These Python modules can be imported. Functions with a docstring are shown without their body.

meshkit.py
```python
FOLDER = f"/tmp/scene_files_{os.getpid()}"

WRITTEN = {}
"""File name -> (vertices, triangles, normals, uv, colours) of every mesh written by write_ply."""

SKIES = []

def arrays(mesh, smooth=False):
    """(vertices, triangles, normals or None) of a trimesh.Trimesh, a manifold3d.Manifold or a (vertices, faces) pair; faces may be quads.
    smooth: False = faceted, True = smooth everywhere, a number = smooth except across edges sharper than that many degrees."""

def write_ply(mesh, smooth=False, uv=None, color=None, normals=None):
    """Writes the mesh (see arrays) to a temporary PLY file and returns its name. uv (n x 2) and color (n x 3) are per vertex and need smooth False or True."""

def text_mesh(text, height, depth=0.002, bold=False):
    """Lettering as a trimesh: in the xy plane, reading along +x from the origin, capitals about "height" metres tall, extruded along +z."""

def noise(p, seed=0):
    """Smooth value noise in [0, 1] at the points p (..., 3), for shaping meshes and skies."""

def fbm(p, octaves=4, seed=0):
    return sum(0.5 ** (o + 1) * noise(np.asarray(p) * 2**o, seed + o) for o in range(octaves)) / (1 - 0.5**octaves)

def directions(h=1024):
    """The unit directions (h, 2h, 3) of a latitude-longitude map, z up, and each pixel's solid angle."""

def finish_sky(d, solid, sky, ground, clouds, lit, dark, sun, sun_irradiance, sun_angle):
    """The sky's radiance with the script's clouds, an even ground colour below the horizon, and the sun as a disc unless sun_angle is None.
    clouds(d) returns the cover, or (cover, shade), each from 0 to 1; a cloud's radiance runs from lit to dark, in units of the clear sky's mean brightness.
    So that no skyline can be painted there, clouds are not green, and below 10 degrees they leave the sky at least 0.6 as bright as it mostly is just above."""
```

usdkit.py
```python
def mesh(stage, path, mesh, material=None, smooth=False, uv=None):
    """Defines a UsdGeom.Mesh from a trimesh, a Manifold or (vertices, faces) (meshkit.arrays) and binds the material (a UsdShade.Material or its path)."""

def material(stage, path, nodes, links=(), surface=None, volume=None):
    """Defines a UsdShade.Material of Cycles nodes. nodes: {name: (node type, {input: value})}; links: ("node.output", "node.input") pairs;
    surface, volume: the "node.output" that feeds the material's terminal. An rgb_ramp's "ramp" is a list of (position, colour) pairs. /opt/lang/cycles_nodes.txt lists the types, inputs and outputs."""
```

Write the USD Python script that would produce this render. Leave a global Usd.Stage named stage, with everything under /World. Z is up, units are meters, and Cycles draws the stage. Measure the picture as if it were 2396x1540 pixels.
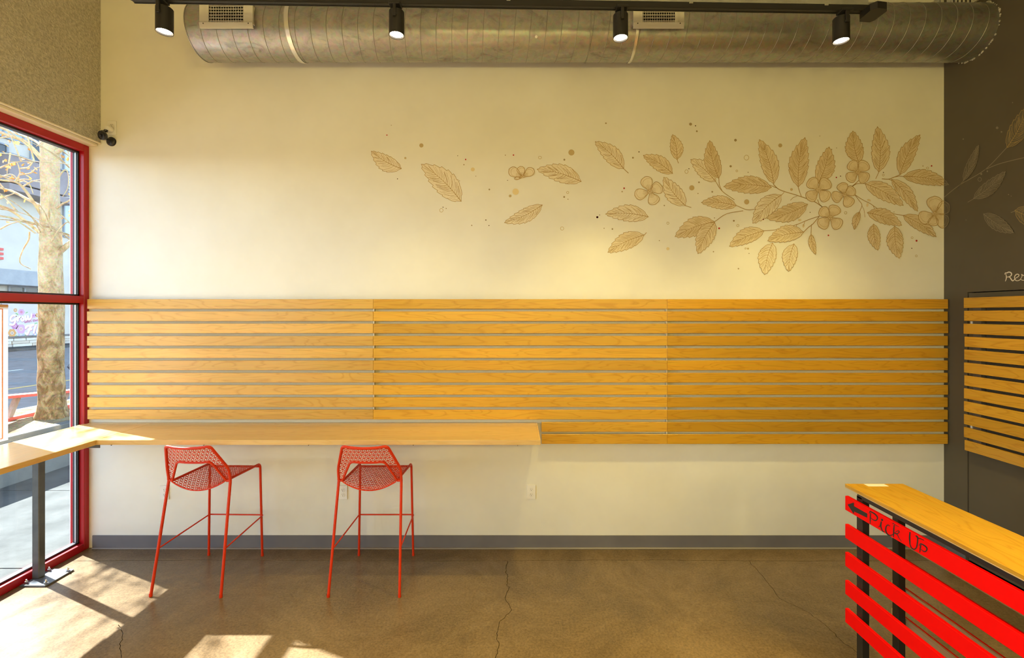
import math, random
import numpy as np, trimesh, usdkit, meshkit
import manifold3d as m3
from shapely.geometry import Polygon, LineString, Point, box as sbox, MultiPolygon
from shapely.ops import unary_union
from shapely import affinity
from pxr import Usd, UsdGeom, UsdLux, UsdShade, Gf, Sdf

# ------------------------------------------------------------------ camera, sky, sun, exposure
stage = Usd.Stage.CreateInMemory()
UsdGeom.SetStageUpAxis(stage, 'Z'); UsdGeom.SetStageMetersPerUnit(stage, 1.0)
W = UsdGeom.Xform.Define(stage, '/World').GetPrim()
F, CX, CY, H = 1065.0, 1205.0, 735.0, 1.9          # focal length and principal point in pixels of 2396x1540, eye height
cam = UsdGeom.Camera.Define(stage, '/World/camera')
cam.CreateHorizontalApertureAttr(36.0); cam.CreateFocalLengthAttr(36.0 * F / 2396)
cam.CreateHorizontalApertureOffsetAttr(-(CX - 1198) / 2396 * 36); cam.CreateVerticalApertureOffsetAttr(-(770 - CY) / 2396 * 36)
cam.AddTranslateOp().Set((0, 0, H)); cam.AddRotateXOp().Set(90)
cam.CreateExposureAttr(0.6)
SUN = np.array([1.07, -.47, -1.0])                  # the way the sunlight travels
sky_mat = usdkit.material(stage, '/World/Looks/sky', {'s': ('sky_texture', {'sky_type': 'multiple_scattering', 'sun_disc': False, 'sun_elevation': .707, 'sun_rotation': -1.16, 'aerosol_density': 1.6}),
    'h': ('hsv', {'saturation': .85}), 'b': ('background_shader', {'strength': .235})}, [('s.color', 'h.color'), ('h.color', 'b.color')], surface='b.background')
dome = UsdLux.DomeLight.Define(stage, '/World/sky'); dome.CreateIntensityAttr(1.0)
UsdShade.MaterialBindingAPI.Apply(dome.GetPrim()).Bind(sky_mat)
sun = UsdLux.DistantLight.Define(stage, '/World/sun'); sun.CreateAngleAttr(.6); sun.CreateNormalizeAttr(True); sun.CreateIntensityAttr(6.2); sun.CreateColorAttr((.97, .98, 1.0))
zz = -SUN / np.linalg.norm(SUN); xx = np.cross((0, 0, 1), zz); xx /= np.linalg.norm(xx); yy = np.cross(zz, xx)
sun.AddTransformOp().Set(Gf.Matrix4d(*xx, 0, *yy, 0, *zz, 0, 0, 0, 0, 1))
LAMP_POWER, LAMP_COLOR, LAMP_CONE = 1900.0, (1.0, .79, .26), 45.0

GLOBE_POWER = 49.0

# ------------------------------------------------------------------ helpers
RNG = random.Random(7)
COUNT = {}
def numbered(path):
    k = COUNT.get(path, 0); COUNT[path] = k + 1
    return path if k == 0 else f'{path}_{k:03d}'
def setd(p, **kw):
    for k, v in kw.items():
        if v: p.SetCustomDataByKey(k, v)
    return p
def thing(name, label, cat, loc=(0, 0, 0), rotz=0, group=None):
    x = UsdGeom.Xform.Define(stage, numbered('/World/' + name))
    x.AddTranslateOp().Set(tuple(map(float, loc)))
    if rotz: x.AddRotateZOp().Set(rotz)
    return setd(x.GetPrim(), label=label, category=cat, group=group)
def struct_x(name): return setd(UsdGeom.Xform.Define(stage, numbered('/World/' + name)).GetPrim(), kind='structure')
def obj(name, mesh, mat, parent=None, smooth=30, label=None, kind=None):
    path = numbered(f'{(parent or W).GetPath()}/{name}')
    if parent is not None and not isinstance(mesh, m3.Manifold):        # parts of a thing are given in world space and stored about the thing's base
        t = UsdGeom.Xformable(parent).GetLocalTransformation().ExtractTranslation() if parent.GetParent() == W else (0, 0, 0)
        if parent.GetParent() != W and parent.GetParent().IsA(UsdGeom.Xform): t = UsdGeom.Xformable(parent.GetParent()).GetLocalTransformation().ExtractTranslation()
        if tuple(t) != (0, 0, 0): mesh = mesh.copy(); mesh.vertices = mesh.vertices - np.array(t)
    p = usdkit.mesh(stage, path, mesh, mat, smooth=smooth).GetPrim()
    return setd(p, label=label, kind=kind)
def struct(name, mesh, mat, smooth=30): return obj(name, mesh, mat, None, smooth, kind='structure')
def single(name, mesh, mat, label, cat, group=None, smooth=30): return setd(obj(name, mesh, mat, None, smooth), label=label, category=cat, group=group)
cat_ = trimesh.util.concatenate
def bx(x0, x1, y0, y1, z0, z1, b=0.0):
    x0, x1 = sorted((x0, x1)); y0, y1 = sorted((y0, y1)); z0, z1 = sorted((z0, z1))
    if b <= 0:
        m = trimesh.creation.box((x1 - x0, y1 - y0, z1 - z0)); m.apply_translation(((x0 + x1) / 2, (y0 + y1) / 2, (z0 + z1) / 2)); return m
    p = []
    for sx in (0, 1):
        for sy in (0, 1):
            for sz in (0, 1):
                c = np.array([(x0, x1)[sx], (y0, y1)[sy], (z0, z1)[sz]]); s = np.array([1 - 2 * sx, 1 - 2 * sy, 1 - 2 * sz]) * b
                for k in range(3):
                    d = s.copy(); d[k] = 0; p.append(c + d)
    return trimesh.convex.convex_hull(np.array(p))
def smoothline(pts, n=8, closed=False):
    p = np.array(pts, float); out = []
    q = np.vstack([p[-1:], p, p[:2]]) if closed else np.vstack([2 * p[0] - p[1], p, 2 * p[-1] - p[-2]])
    for i in range(1, len(q) - 2):
        a, b, c, d = q[i - 1], q[i], q[i + 1], q[i + 2]
        for t in np.arange(n) / n:
            out.append(.5 * (2 * b + (c - a) * t + (2 * a - 5 * b + 4 * c - d) * t * t + (3 * b - a - 3 * c + d) * t ** 3))
    if not closed: out.append(p[-1])
    return np.array(out)
def fillet(pts, r, n=6):
    p = [np.array(q, float) for q in pts]; out = [p[0]]
    for i in range(1, len(p) - 1):
        a, b = p[i - 1] - p[i], p[i + 1] - p[i]; la, lb = np.linalg.norm(a), np.linalg.norm(b); k = min(r, la * .45, lb * .45)
        A, B = p[i] + a / la * k, p[i] + b / lb * k
        for t in np.linspace(0, 1, n + 1): out.append((1 - t) ** 2 * A + 2 * t * (1 - t) * p[i] + t * t * B)
    out.append(p[-1]); return np.array(out)
def tube(pts, r, sides=10, caps=True, closed=False):
    p = np.asarray(pts, float); n = len(p); r = np.broadcast_to(np.asarray(r, float), (n,))
    t = np.roll(p, -1, 0) - np.roll(p, 1, 0) if closed else np.gradient(p, axis=0)
    t /= np.linalg.norm(t, axis=1, keepdims=True) + 1e-12
    a = np.cross(t[0], (0, 0, 1) if abs(t[0][2]) < .9 else (1, 0, 0)); a /= np.linalg.norm(a); A = []
    for k in range(n):
        a = a - t[k] * (a @ t[k]); a /= np.linalg.norm(a); A.append(a)
    A = np.array(A); B = np.cross(t, A); g = np.arange(sides) * 2 * np.pi / sides
    v = (p[:, None] + r[:, None, None] * (np.cos(g)[None, :, None] * A[:, None] + np.sin(g)[None, :, None] * B[:, None])).reshape(-1, 3)
    f = []
    for i in range(n if closed else n - 1):
        j2 = (i + 1) % n
        for j in range(sides):
            k = (j + 1) % sides
            f += [(i * sides + j, i * sides + k, j2 * sides + k), (i * sides + j, j2 * sides + k, j2 * sides + j)]
    v = list(v)
    if caps and not closed:
        v += [p[0], p[-1]]
        for j in range(sides):
            k = (j + 1) % sides
            f += [(len(v) - 2, k, j), (len(v) - 1, (n - 1) * sides + j, (n - 1) * sides + k)]
    return trimesh.Trimesh(np.array(v), np.array(f), process=False)
def lathe(prof, sides=24, at=(0, 0, 0), axis=None):
    pr = np.array(prof, float); g = np.arange(sides) * 2 * np.pi / sides
    v = np.stack([pr[:, None, 0] * np.cos(g), pr[:, None, 0] * np.sin(g), np.broadcast_to(pr[:, None, 1], (len(pr), sides))], -1).reshape(-1, 3)
    f = []
    for i in range(len(pr) - 1):
        for j in range(sides):
            k = (j + 1) % sides
            f += [(i * sides + j, i * sides + k, (i + 1) * sides + k), (i * sides + j, (i + 1) * sides + k, (i + 1) * sides + j)]
    m = trimesh.Trimesh(v, np.array(f), process=False)
    if axis is not None: m.apply_transform(trimesh.geometry.align_vectors((0, 0, 1), axis))
    m.apply_translation(at); return m
def polys(g): return [q for q in getattr(g, 'geoms', [g]) if isinstance(q, Polygon) and q.area > 1e-9]
def flat(g):
    """(points 2D, triangles) of a shapely shape"""
    V, T, n = [], [], 0
    for q in polys(g):
        v, f = trimesh.creation.triangulate_polygon(q, engine='earcut'); V.append(v); T.append(f + n); n += len(v)
    return (np.vstack(V), np.vstack(T)) if V else (np.zeros((0, 2)), np.zeros((0, 3), int))
def prism(g, d, place):
    """extrudes a shape by d; place maps (u, v, w) columns to world"""
    m = cat_([trimesh.creation.extrude_polygon(q, d, engine='earcut') for q in polys(g)])
    m.vertices = place(m.vertices[:, 0], m.vertices[:, 1], m.vertices[:, 2])
    if m.volume < 0: m.invert()
    return m
def beam(a, b, w, h, up=(0, 0, 1)):
    """a square bar from a to b"""
    a, b = np.array(a, float), np.array(b, float); t = (b - a) / np.linalg.norm(b - a)
    s = np.cross(t, up); s /= np.linalg.norm(s); u = np.cross(s, t)
    return trimesh.convex.convex_hull(np.array([p + i * s * w / 2 + j * u * h / 2 for p in (a, b) for i in (-1, 1) for j in (-1, 1)]))
def floor_at(px, py, z=0.0): Y = F * (H - z) / (py - CY); return np.array([(px - CX) * Y / F, Y, z])

# ------------------------------------------------------------------ materials
def mat(name, col, rough=.5, metal=0., spec=.5, nodes=None, links=(), bump=None, **kw):
    """col: a colour, or 'node.output'; bump: (scale vector, strength, distance, detail)"""
    n = {'p': ('principled_bsdf', dict(roughness=rough, metallic=metal, specular_ior_level=spec, **kw))}; l = list(links)
    if nodes: n.update(nodes)
    if isinstance(col, str): l.append((col, 'p.base_color'))
    else: n['p'][1]['base_color'] = col
    if bump:
        n['bg'] = ('geometry', {}); n['bm'] = ('mapping', {'scale': bump[0]}); n['bn'] = ('noise_texture', {'scale': 1., 'detail': float(bump[3]), 'roughness': .6})
        n['bb'] = ('bump', {'strength': bump[1], 'distance': bump[2]})
        l += [('bg.position', 'bm.vector'), ('bm.vector', 'bn.vector'), ('bn.fac', 'bb.height'), ('bb.normal', 'p.normal')]
    return usdkit.material(stage, '/World/Looks/' + name, n, l, surface='p.BSDF')
def noisy(name, c1, c2, scale, rough=.5, detail=4., lo=.35, hi=.65, **kw):
    return mat(name, 'r.color', rough, nodes={'g': ('geometry', {}), 'm': ('mapping', {'scale': scale if np.ndim(scale) else (scale,) * 3}), 'n': ('noise_texture', {'scale': 1., 'detail': detail, 'roughness': .6}),
        'r': ('rgb_ramp', {'ramp': [(lo, c1), (hi, c2)]})}, links=[('g.position', 'm.vector'), ('m.vector', 'n.vector'), ('n.fac', 'r.fac')], **kw)
def wood(name, light, dark, axis, rough=.32, tone=.16, spec=.5, knots=True):
    s = [11., 11., 11.]; s[axis] = 1.5
    fs = [160., 160., 160.]; fs[axis] = 2.5
    nodes = {'g': ('geometry', {}), 'o': ('object_info', {}), 'k': ('math', {'math_type': 'multiply', 'value2': 41.}), 'c': ('combine_xyz', {}), 'a': ('vector_math', {'math_type': 'add'}),
        'm': ('mapping', {'scale': s}), 'n': ('noise_texture', {'scale': 1., 'detail': 2.2, 'roughness': .5, 'distortion': .35}), 'q': ('math', {'math_type': 'multiply', 'value2': 10.}), 'fr': ('math', {'math_type': 'pingpong', 'value2': .5}),
        'r': ('rgb_ramp', {'ramp': [(0., tuple(.75 * np.array(dark) + .25 * np.array(light))), (.07, tuple(.4 * np.array(dark) + .6 * np.array(light))), (.2, light), (1., light)]}),
        'mf': ('mapping', {'scale': fs}), 'nf': ('noise_texture', {'scale': 1., 'detail': 2.}), 'mm': ('mix', {'mix_type': 'multiply', 'fac': .22}),
        'n2': ('noise_texture', {'scale': .35, 'detail': 2.}), 'h': ('hsv', {'saturation': 1.0}), 'v': ('map_range', {'from_min': 0., 'from_max': 1., 'to_min': 1 - tone, 'to_max': 1 + tone * .5}),
        'w': ('map_range', {'from_min': .3, 'from_max': .7, 'to_min': .9, 'to_max': 1.08}), 'vw': ('math', {'math_type': 'multiply'})}
    links = [('o.random', 'k.value1'), ('k.value', 'c.x'), ('k.value', 'c.z'), ('g.position', 'a.vector1'), ('c.vector', 'a.vector2'), ('a.vector', 'm.vector'), ('m.vector', 'n.vector'), ('n.fac', 'q.value1'), ('q.value', 'fr.value1'), ('fr.value', 'r.fac'),
        ('a.vector', 'mf.vector'), ('mf.vector', 'nf.vector'), ('r.color', 'mm.color1'), ('nf.color', 'mm.color2'), ('m.vector', 'n2.vector'), ('n2.fac', 'w.value'), ('o.random', 'v.value'), ('v.result', 'vw.value1'), ('w.result', 'vw.value2'), ('vw.value', 'h.value'), ('mm.color', 'h.color')]
    return mat(name, 'h.color', rough, spec=spec, nodes=nodes, links=links)

M = {}
M['wall'] = noisy('painted_plaster', (.74, .72, .635), (.785, .77, .69), 1.9, detail=7., rough=.55, spec=.3, bump=((38, 38, 38), .12, .004, 4))
M['dark_wall'] = noisy('charcoal_paint', (.092, .076, .052), (.102, .085, .06), 2.0, rough=.5, spec=.35, bump=((30, 30, 30), .12, .004, 3))
M['ceiling'] = noisy('ceiling_paint', (.52, .50, .46), (.57, .55, .51), 1.0, rough=.8)
M['stucco'] = noisy('grey_stucco', (.58, .54, .44), (.78, .725, .61), 55., rough=.9, spec=.2, bump=((75, 75, 75), 1.0, .03, 3))
M['cream'] = mat('cream_trim', (.78, .70, .55), .5)
M['red_frame'] = mat('red_window_paint', (.38, .004, .009), .35)
M['black_rubber'] = mat('black_gasket', (.016, .017, .022), .4)
M['alu_edge'] = mat('pale_glazing_edge', (.70, .74, .76), .3, metal=.6)
M['base'] = noisy('grey_rubber_base', (.135, .128, .135), (.165, .156, .16), 3., rough=.5)
M['base_toe'] = mat('base_toe', (.30, .27, .24), .5)
M['wood_x'] = wood('maple_along_wall', (.72, .39, .04), (.57, .275, .02), 0)
M['wood_x0'] = wood('maple_pale_boards', (.75, .44, .09), (.60, .32, .05), 0)
M['wood_x2'] = wood('maple_deep_boards', (.64, .33, .022), (.50, .235, .012), 0)
M['wood_y'] = wood('maple_along_side', (.72, .39, .04), (.57, .275, .02), 1, rough=.25)
M['wood_xs'] = wood('maple_counter_glossy', (.77, .51, .20), (.70, .44, .15), 0, rough=.24, tone=.03)
M['wood_ys'] = wood('maple_counter_glossy_side', (.77, .51, .20), (.70, .44, .15), 1, rough=.24, tone=.03)
M['ply_edge'] = noisy('plywood_edge', (.50, .33, .15), (.68, .46, .22), (3, 3, 260), rough=.5)
M['batten'] = mat('batten_paint', (.10, .085, .07), .6)
M['red_slat'] = noisy('red_gloss_paint', (.84, .0012, .001), (.88, .0015, .0012), 5., rough=.5, spec=.12)
M['stool_red'] = mat('red_powder_coat', (.63, .036, .006), .4, spec=.3)
M['black_steel'] = mat('black_steel', (.018, .017, .016), .38)
M['grey_steel'] = noisy('grey_steel', (.085, .085, .08), (.115, .115, .105), 12., rough=.38, metal=.35)
M['plate_steel'] = noisy('painted_plate', (.11, .125, .14), (.14, .155, .17), 20., rough=.32, metal=.3)
M['bolt'] = mat('zinc_bolt', (.75, .76, .78), .22, metal=1.)
M['black_paint'] = mat('sign_black', (.016, .013, .012), .5)
M['chalk'] = mat('chalk_white', (.72, .66, .56), .7)
M['white_plastic'] = mat('white_plastic', (.80, .78, .73), .35)
M['socket_hole'] = mat('socket_hole', (.02, .02, .02), .6)
M['black_plastic'] = mat('black_plastic', (.014, .013, .014), .35)
M['lens_glass'] = mat('camera_lens', (.01, .01, .02), .08)
M['vent_white'] = mat('register_enamel', (.62, .60, .53), .4)
M['vent_dark'] = mat('register_throat', (.012, .011, .01), .8)
M['lamp_black'] = mat('lamp_black', (.012, .011, .011), .45)
M['lamp_glow'] = usdkit.material(stage, '/World/Looks/lamp_glow', {'e': ('emission', {'color': (1., .82, .55), 'strength': 9.})}, surface='e.emission')
M['galv_strut'] = noisy('galvanised_strut', (.46, .48, .46), (.56, .58, .55), 14., rough=.4, metal=.8)
M['duct'] = mat('galvanised_duct', 'h.color', .36, metal=.88, nodes={'g': ('geometry', {}), 'm': ('mapping', {'scale': (5.5, 9, 9)}), 'n': ('noise_texture', {'scale': 1., 'detail': 6., 'roughness': .7, 'distortion': 1.2}),
    'r': ('rgb_ramp', {'ramp': [(.30, (.30, .295, .275)), (.44, (.42, .415, .395)), (.6, (.48, .475, .455)), (.75, (.52, .515, .50))]}), 'vo': ('voronoi_texture', {'scale': 45.}), 'h': ('mix', {'mix_type': 'multiply', 'fac': .16}),
    'rr': ('map_range', {'from_min': .35, 'from_max': .65, 'to_min': .50, 'to_max': .34})},
    links=[('g.position', 'm.vector'), ('m.vector', 'n.vector'), ('n.fac', 'r.fac'), ('g.position', 'vo.vector'), ('r.color', 'h.color1'), ('vo.color', 'h.color2'), ('n.fac', 'rr.value'), ('rr.result', 'p.roughness')])
M['duct_seam'] = mat('duct_seam', (.36, .355, .33), .42, metal=.85)
M['duct_band'] = mat('bright_steel_band', (.80, .80, .79), .28, metal=.85)
M['putty'] = noisy('duct_putty', (.55, .52, .45), (.30, .28, .25), 60., rough=.8)
# floor: polished brown concrete
M['floor'] = mat('polished_concrete', 'h.color', .3, spec=.45, nodes={'g': ('geometry', {}), 'n1': ('noise_texture', {'scale': 1.3, 'detail': 6., 'roughness': .65, 'distortion': .5}), 'r1': ('rgb_ramp', {'ramp': [(.3, (.105, .072, .038)), (.5, (.158, .106, .052)), (.7, (.21, .145, .075))]}),
    'n2': ('noise_texture', {'scale': 70., 'detail': 4., 'roughness': .8}), 'r2': ('rgb_ramp', {'ramp': [(.30, (.5, .48, .46)), (.5, (1, 1, 1)), (.70, (1.45, 1.42, 1.36))]}), 'h0': ('mix', {'mix_type': 'multiply', 'fac': .85}),
    'v': ('voronoi_texture', {'scale': 60.}), 'r3': ('rgb_ramp', {'ramp': [(.0, (.30, .27, .24)), (.09, (.55, .53, .5)), (.14, (1, 1, 1))]}), 'h': ('mix', {'mix_type': 'multiply', 'fac': .6}),
    'rr': ('map_range', {'from_min': .3, 'from_max': .7, 'to_min': .20, 'to_max': .36}), 'b': ('bump', {'strength': .10, 'distance': .002})},
    links=[('g.position', 'n1.vector'), ('n1.fac', 'r1.fac'), ('g.position', 'n2.vector'), ('n2.fac', 'r2.fac'), ('r1.color', 'h0.color1'), ('r2.color', 'h0.color2'), ('g.position', 'v.vector'), ('v.distance', 'r3.fac'), ('h0.color', 'h.color1'), ('r3.color', 'h.color2'),
           ('n1.fac', 'rr.value'), ('rr.result', 'p.roughness'), ('n2.fac', 'b.height'), ('b.normal', 'p.normal')])
M['glass'] = usdkit.material(stage, '/World/Looks/window_glass', {'t': ('transparent_bsdf', {'color': (.965, .98, .975)}), 'g': ('glossy_bsdf', {'color': (1, 1, 1), 'roughness': .0}), 'f': ('layer_weight', {'blend': .5}), 'w': ('math', {'math_type': 'power', 'value2': 4.5}), 'k': ('math', {'math_type': 'multiply_add', 'value2': .7, 'value3': .03}), 'x': ('mix_closure', {})},
    [('f.facing', 'w.value1'), ('w.value', 'k.value1'), ('k.value', 'x.fac'), ('t.BSDF', 'x.closure1'), ('g.BSDF', 'x.closure2')], surface='x.closure')
# mural paints
M['leaf_fill'] = noisy('ochre_leaf_wash', (.67, .555, .35), (.73, .63, .43), 14., rough=.6, spec=.25)
M['leaf_fill_pale'] = noisy('pale_leaf_wash', (.72, .635, .45), (.765, .69, .53), 14., rough=.6, spec=.25)
M['leaf_fill_deep'] = noisy('deep_leaf_wash', (.615, .495, .29), (.70, .585, .38), 14., rough=.6, spec=.25)
M['leaf_line'] = noisy('brown_leaf_line', (.36, .235, .09), (.46, .32, .14), 20., rough=.6, spec=.25)
M['pale_line'] = mat('cream_line', (.74, .64, .45), .6)
M['dot_tan'] = mat('tan_dot', (.50, .38, .18), .6); M['dot_pale'] = mat('pale_dot', (.70, .57, .31), .6); M['dot_red'] = mat('red_dot', (.40, .012, .012), .6); M['dot_brown'] = mat('brown_dot', (.13, .075, .03), .6); M['dot_olive'] = mat('olive_dot', (.33, .25, .12), .6)
M['night_fill'] = noisy('dark_leaf_wash', (.10, .083, .055), (.125, .105, .07), 20., rough=.6); M['night_line'] = mat('dark_leaf_line', (.21, .175, .115), .6); M['night_gold'] = mat('gold_leaf_line', (.32, .23, .08), .6)

# ------------------------------------------------------------------ room shell
XL, XR, YB, ZC = -3.46, 3.487, 3.70, 4.85            # inner planes of the window frame, right wall, back wall, ceiling
YF = -3.2
# floor slab with its cracks and joint really cut in
def jag(pts, amp, n, seed):
    r = random.Random(seed); p = smoothline(pts, n); d = np.gradient(p, axis=0); nn = np.stack([-d[:, 1], d[:, 0]], 1) / (np.linalg.norm(d, axis=1, keepdims=True) + 1e-9)
    return p + nn * np.array([[r.uniform(-amp, amp)] for _ in p])
def fpx(L): return [floor_at(*q)[:2] for q in L]
cr = []
zf = lambda L: [(1000 + a / 2.396, 1220 + b / 2.396) for a, b in L]
cr.append(LineString(jag(fpx(zf([(450, 222), (440, 270), (450, 310), (447, 350), (458, 380), (438, 430), (470, 495), (410, 560), (388, 640), (400, 700), (385, 765)]) + [(1155, 1600), (1165, 1700)]), .006, 6, 1)).buffer(.0018))
cr.append(LineString(jag(fpx(zf([(1800, 222), (1850, 275), (1910, 345), (1960, 415), (2020, 455), (2100, 490), (2180, 545), (2260, 610), (2330, 680), (2396, 725)]) + [(2080, 1600), (2200, 1700)]), .006, 6, 2)).buffer(.0016))
cr.append(LineString(jag(fpx([(278, 1462), (288, 1488), (280, 1512), (284, 1545), (270, 1600)]), .004, 5, 3)).buffer(.0018))
joint = jag([(x, 3.508 + .006 * math.sin(x * 2.1)) for x in np.linspace(-3.40, 3.47, 40)], .003, 3, 4)
cr.append(LineString(joint).buffer(.0022))
slab = sbox(-3.60, YF - .15, 3.62, YB + .05).difference(unary_union(cr))
fl = prism(slab, .012, lambda u, v, w: np.stack([u, v, w - .012], 1))
floor = struct('floor', cat_([fl, bx(-3.60, 3.62, YF - .15, YB + .05, -.25, -.012)]), M['floor'], smooth=False)
struct('ceiling', bx(-3.62, 3.62, YF - .15, YB + .2, ZC, ZC + .2), M['ceiling'])
struct('wall_back', bx(-3.62, 3.62, YB, YB + .2, -.25, ZC), M['wall'])
# right wall with a recess for the flush door
DY0, DY1, DZ = 2.56, 3.508, 2.068
rw = prism(sbox(YF, -.25, YB, ZC).difference(sbox(DY0, 0, DY1, DZ)), .15, lambda u, v, w: np.stack([XR + w, u, v], 1))
struct('wall_right', rw, M['dark_wall'], smooth=False)
dr = struct_x('door_1')
obj('door_leaf', bx(XR + .004, XR + .05, DY0 + .004, DY1 - .005, .008, DZ - .006, .002), M['dark_wall'], dr)
obj('door_back', bx(XR + .06, XR + .15, DY0, DY1, 0, DZ), M['black_paint'], dr)
# a slightly raised painted band around the door head
struct('trim_2', cat_([bx(XR - .0015, XR + .01, DY0 - .05, 3.553, DZ + .0, DZ + .045)]), M['dark_wall'])
# left side: stucco bulkhead above the storefront, storefront ends at WEND and wall goes on to the front
WEND = -.62
struct('wall_left', cat_([bx(-3.66, -3.368, YF, YB, 3.285, ZC), bx(-3.66, -3.40, YF, WEND, 0, 3.285)]), M['stucco'])
struct('wall_front', bx(-3.62, 3.62, YF - .15, YF, 0, ZC), M['wall'])
struct('trim_1', cat_([bx(-3.56, -3.39, WEND, 3.698, 3.262, 3.285, .003), tube([(-3.372, WEND, 3.287), (-3.372, 3.699, 3.287)], .009, 8)]), M['cream'])
# base
struct('baseboard_back', cat_([bx(-3.43, XR - .001, 3.691, 3.6995, .004, .103, .002)]), M['base'])
struct('trim_3', cat_([bx(-3.42, XR - .001, 3.672, 3.692, .0005, .008, .002)]), M['base_toe'])
struct('baseboard_right', cat_([bx(3.478, 3.4865, DY1 + .01, 3.69, .002, .103, .002), bx(3.478, 3.4865, YF + .01, DY0 - .01, .002, .103, .002)]), M['base'])

# ------------------------------------------------------------------ storefront window
FX0, FX1 = -3.572, XL                     # frame depth, outer to inner
ZT0, ZT1, ZH0, ZH1 = 1.988, 2.044, 3.205, 3.262
win = struct_x('window_1')
ys = [3.655, 2.02, .72, WEND + .05]       # clear openings lie between these posts
def frame_bar(name, x0, x1, y0, y1, z0, z1, m='red_frame'): return obj(name, bx(x0, x1, y0, y1, z0, z1, .003), M[m], win)
frame_bar('jamb', FX0, FX1, 3.655, 3.699, 0, ZH1)
for y in ys[1:-1]: frame_bar('mullion', FX0, FX1, y - .025, y + .025, 0, ZH1)
frame_bar('jamb', FX0, FX1, WEND, WEND + .05, 0, ZH1)
for a, b in zip(ys[:-1], ys[1:]):
    hi = a if a == ys[0] else a - .025; lo = b if b == ys[-1] else b + .025
    frame_bar('sill', FX0, FX1, lo, hi, 0, .058); frame_bar('head', FX0, FX1, lo, hi, ZH0, ZH1); frame_bar('transom', FX0, FX1, lo, hi, ZT0, ZT1)
    for z0, z1 in ((.058, ZT0), (ZT1, ZH0)):
        obj('pane', bx(-3.528, -3.522, lo + .004, hi - .004, z0 + .004, z1 - .004), M['glass'], win)
        t = .014
        g = cat_([bx(-3.540, -3.497, lo, hi, z0, z0 + t, .002), bx(-3.540, -3.497, lo, hi, z1 - t, z1, .002), bx(-3.540, -3.497, hi - t, hi, z0, z1, .002), bx(-3.540, -3.497, lo, lo + t, z0, z1, .002)])
        obj('gasket', g, M['black_rubber'], win)
        obj('spacer', cat_([bx(-3.5205, -3.511, hi - t - .003, hi - t + .001, z0, z1), bx(-3.5205, -3.511, lo + t - .001, lo + t + .003, z0, z1)]), M['alu_edge'], win)

# ------------------------------------------------------------------ wall slats
def slat_row(k): z1 = 2.020 - k * .0987; return z1 - .0773, z1
SX = [-3.435, -1.138, 1.222, 3.478]; SY0, SY1 = 3.652, 3.667
pan = thing('slat_panel', 'long panel of twelve spaced maple slats across the cream back wall', 'wall panel', (0, 3.70, .85))
for x in (-1.138, 1.222):
    z0 = slat_row(9)[0] if x < .2 else slat_row(11)[0]
    obj('batten', bx(x - .004, x + .004, SY1, 3.6995, z0 + .004, 2.016), M['wall'], pan)
for k in range(12):
    z0, z1 = slat_row(k)
    for i in range(3):
        a, b = SX[i] + (.0006 if i else RNG.uniform(0, .004)), SX[i + 1] - (.0006 if i < 2 else RNG.uniform(0, .006))
        if k > 9:
            if i == 0: continue
            if i == 1: a = .213
        dz = RNG.uniform(-.0008, .0008)
        obj('slat', bx(a, b, SY0 + RNG.uniform(-.0008, .0008), SY1, z0 + dz, z1 + dz, .0015), M[('wood_x0', 'wood_x', 'wood_x2')[i]], pan)
pan2 = thing('slat_panel', 'short panel of spaced maple slats on the charcoal door at right edge', 'wall panel', (3.487, 3.0, .85))
PX0, PX1 = 3.434, 3.452
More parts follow.
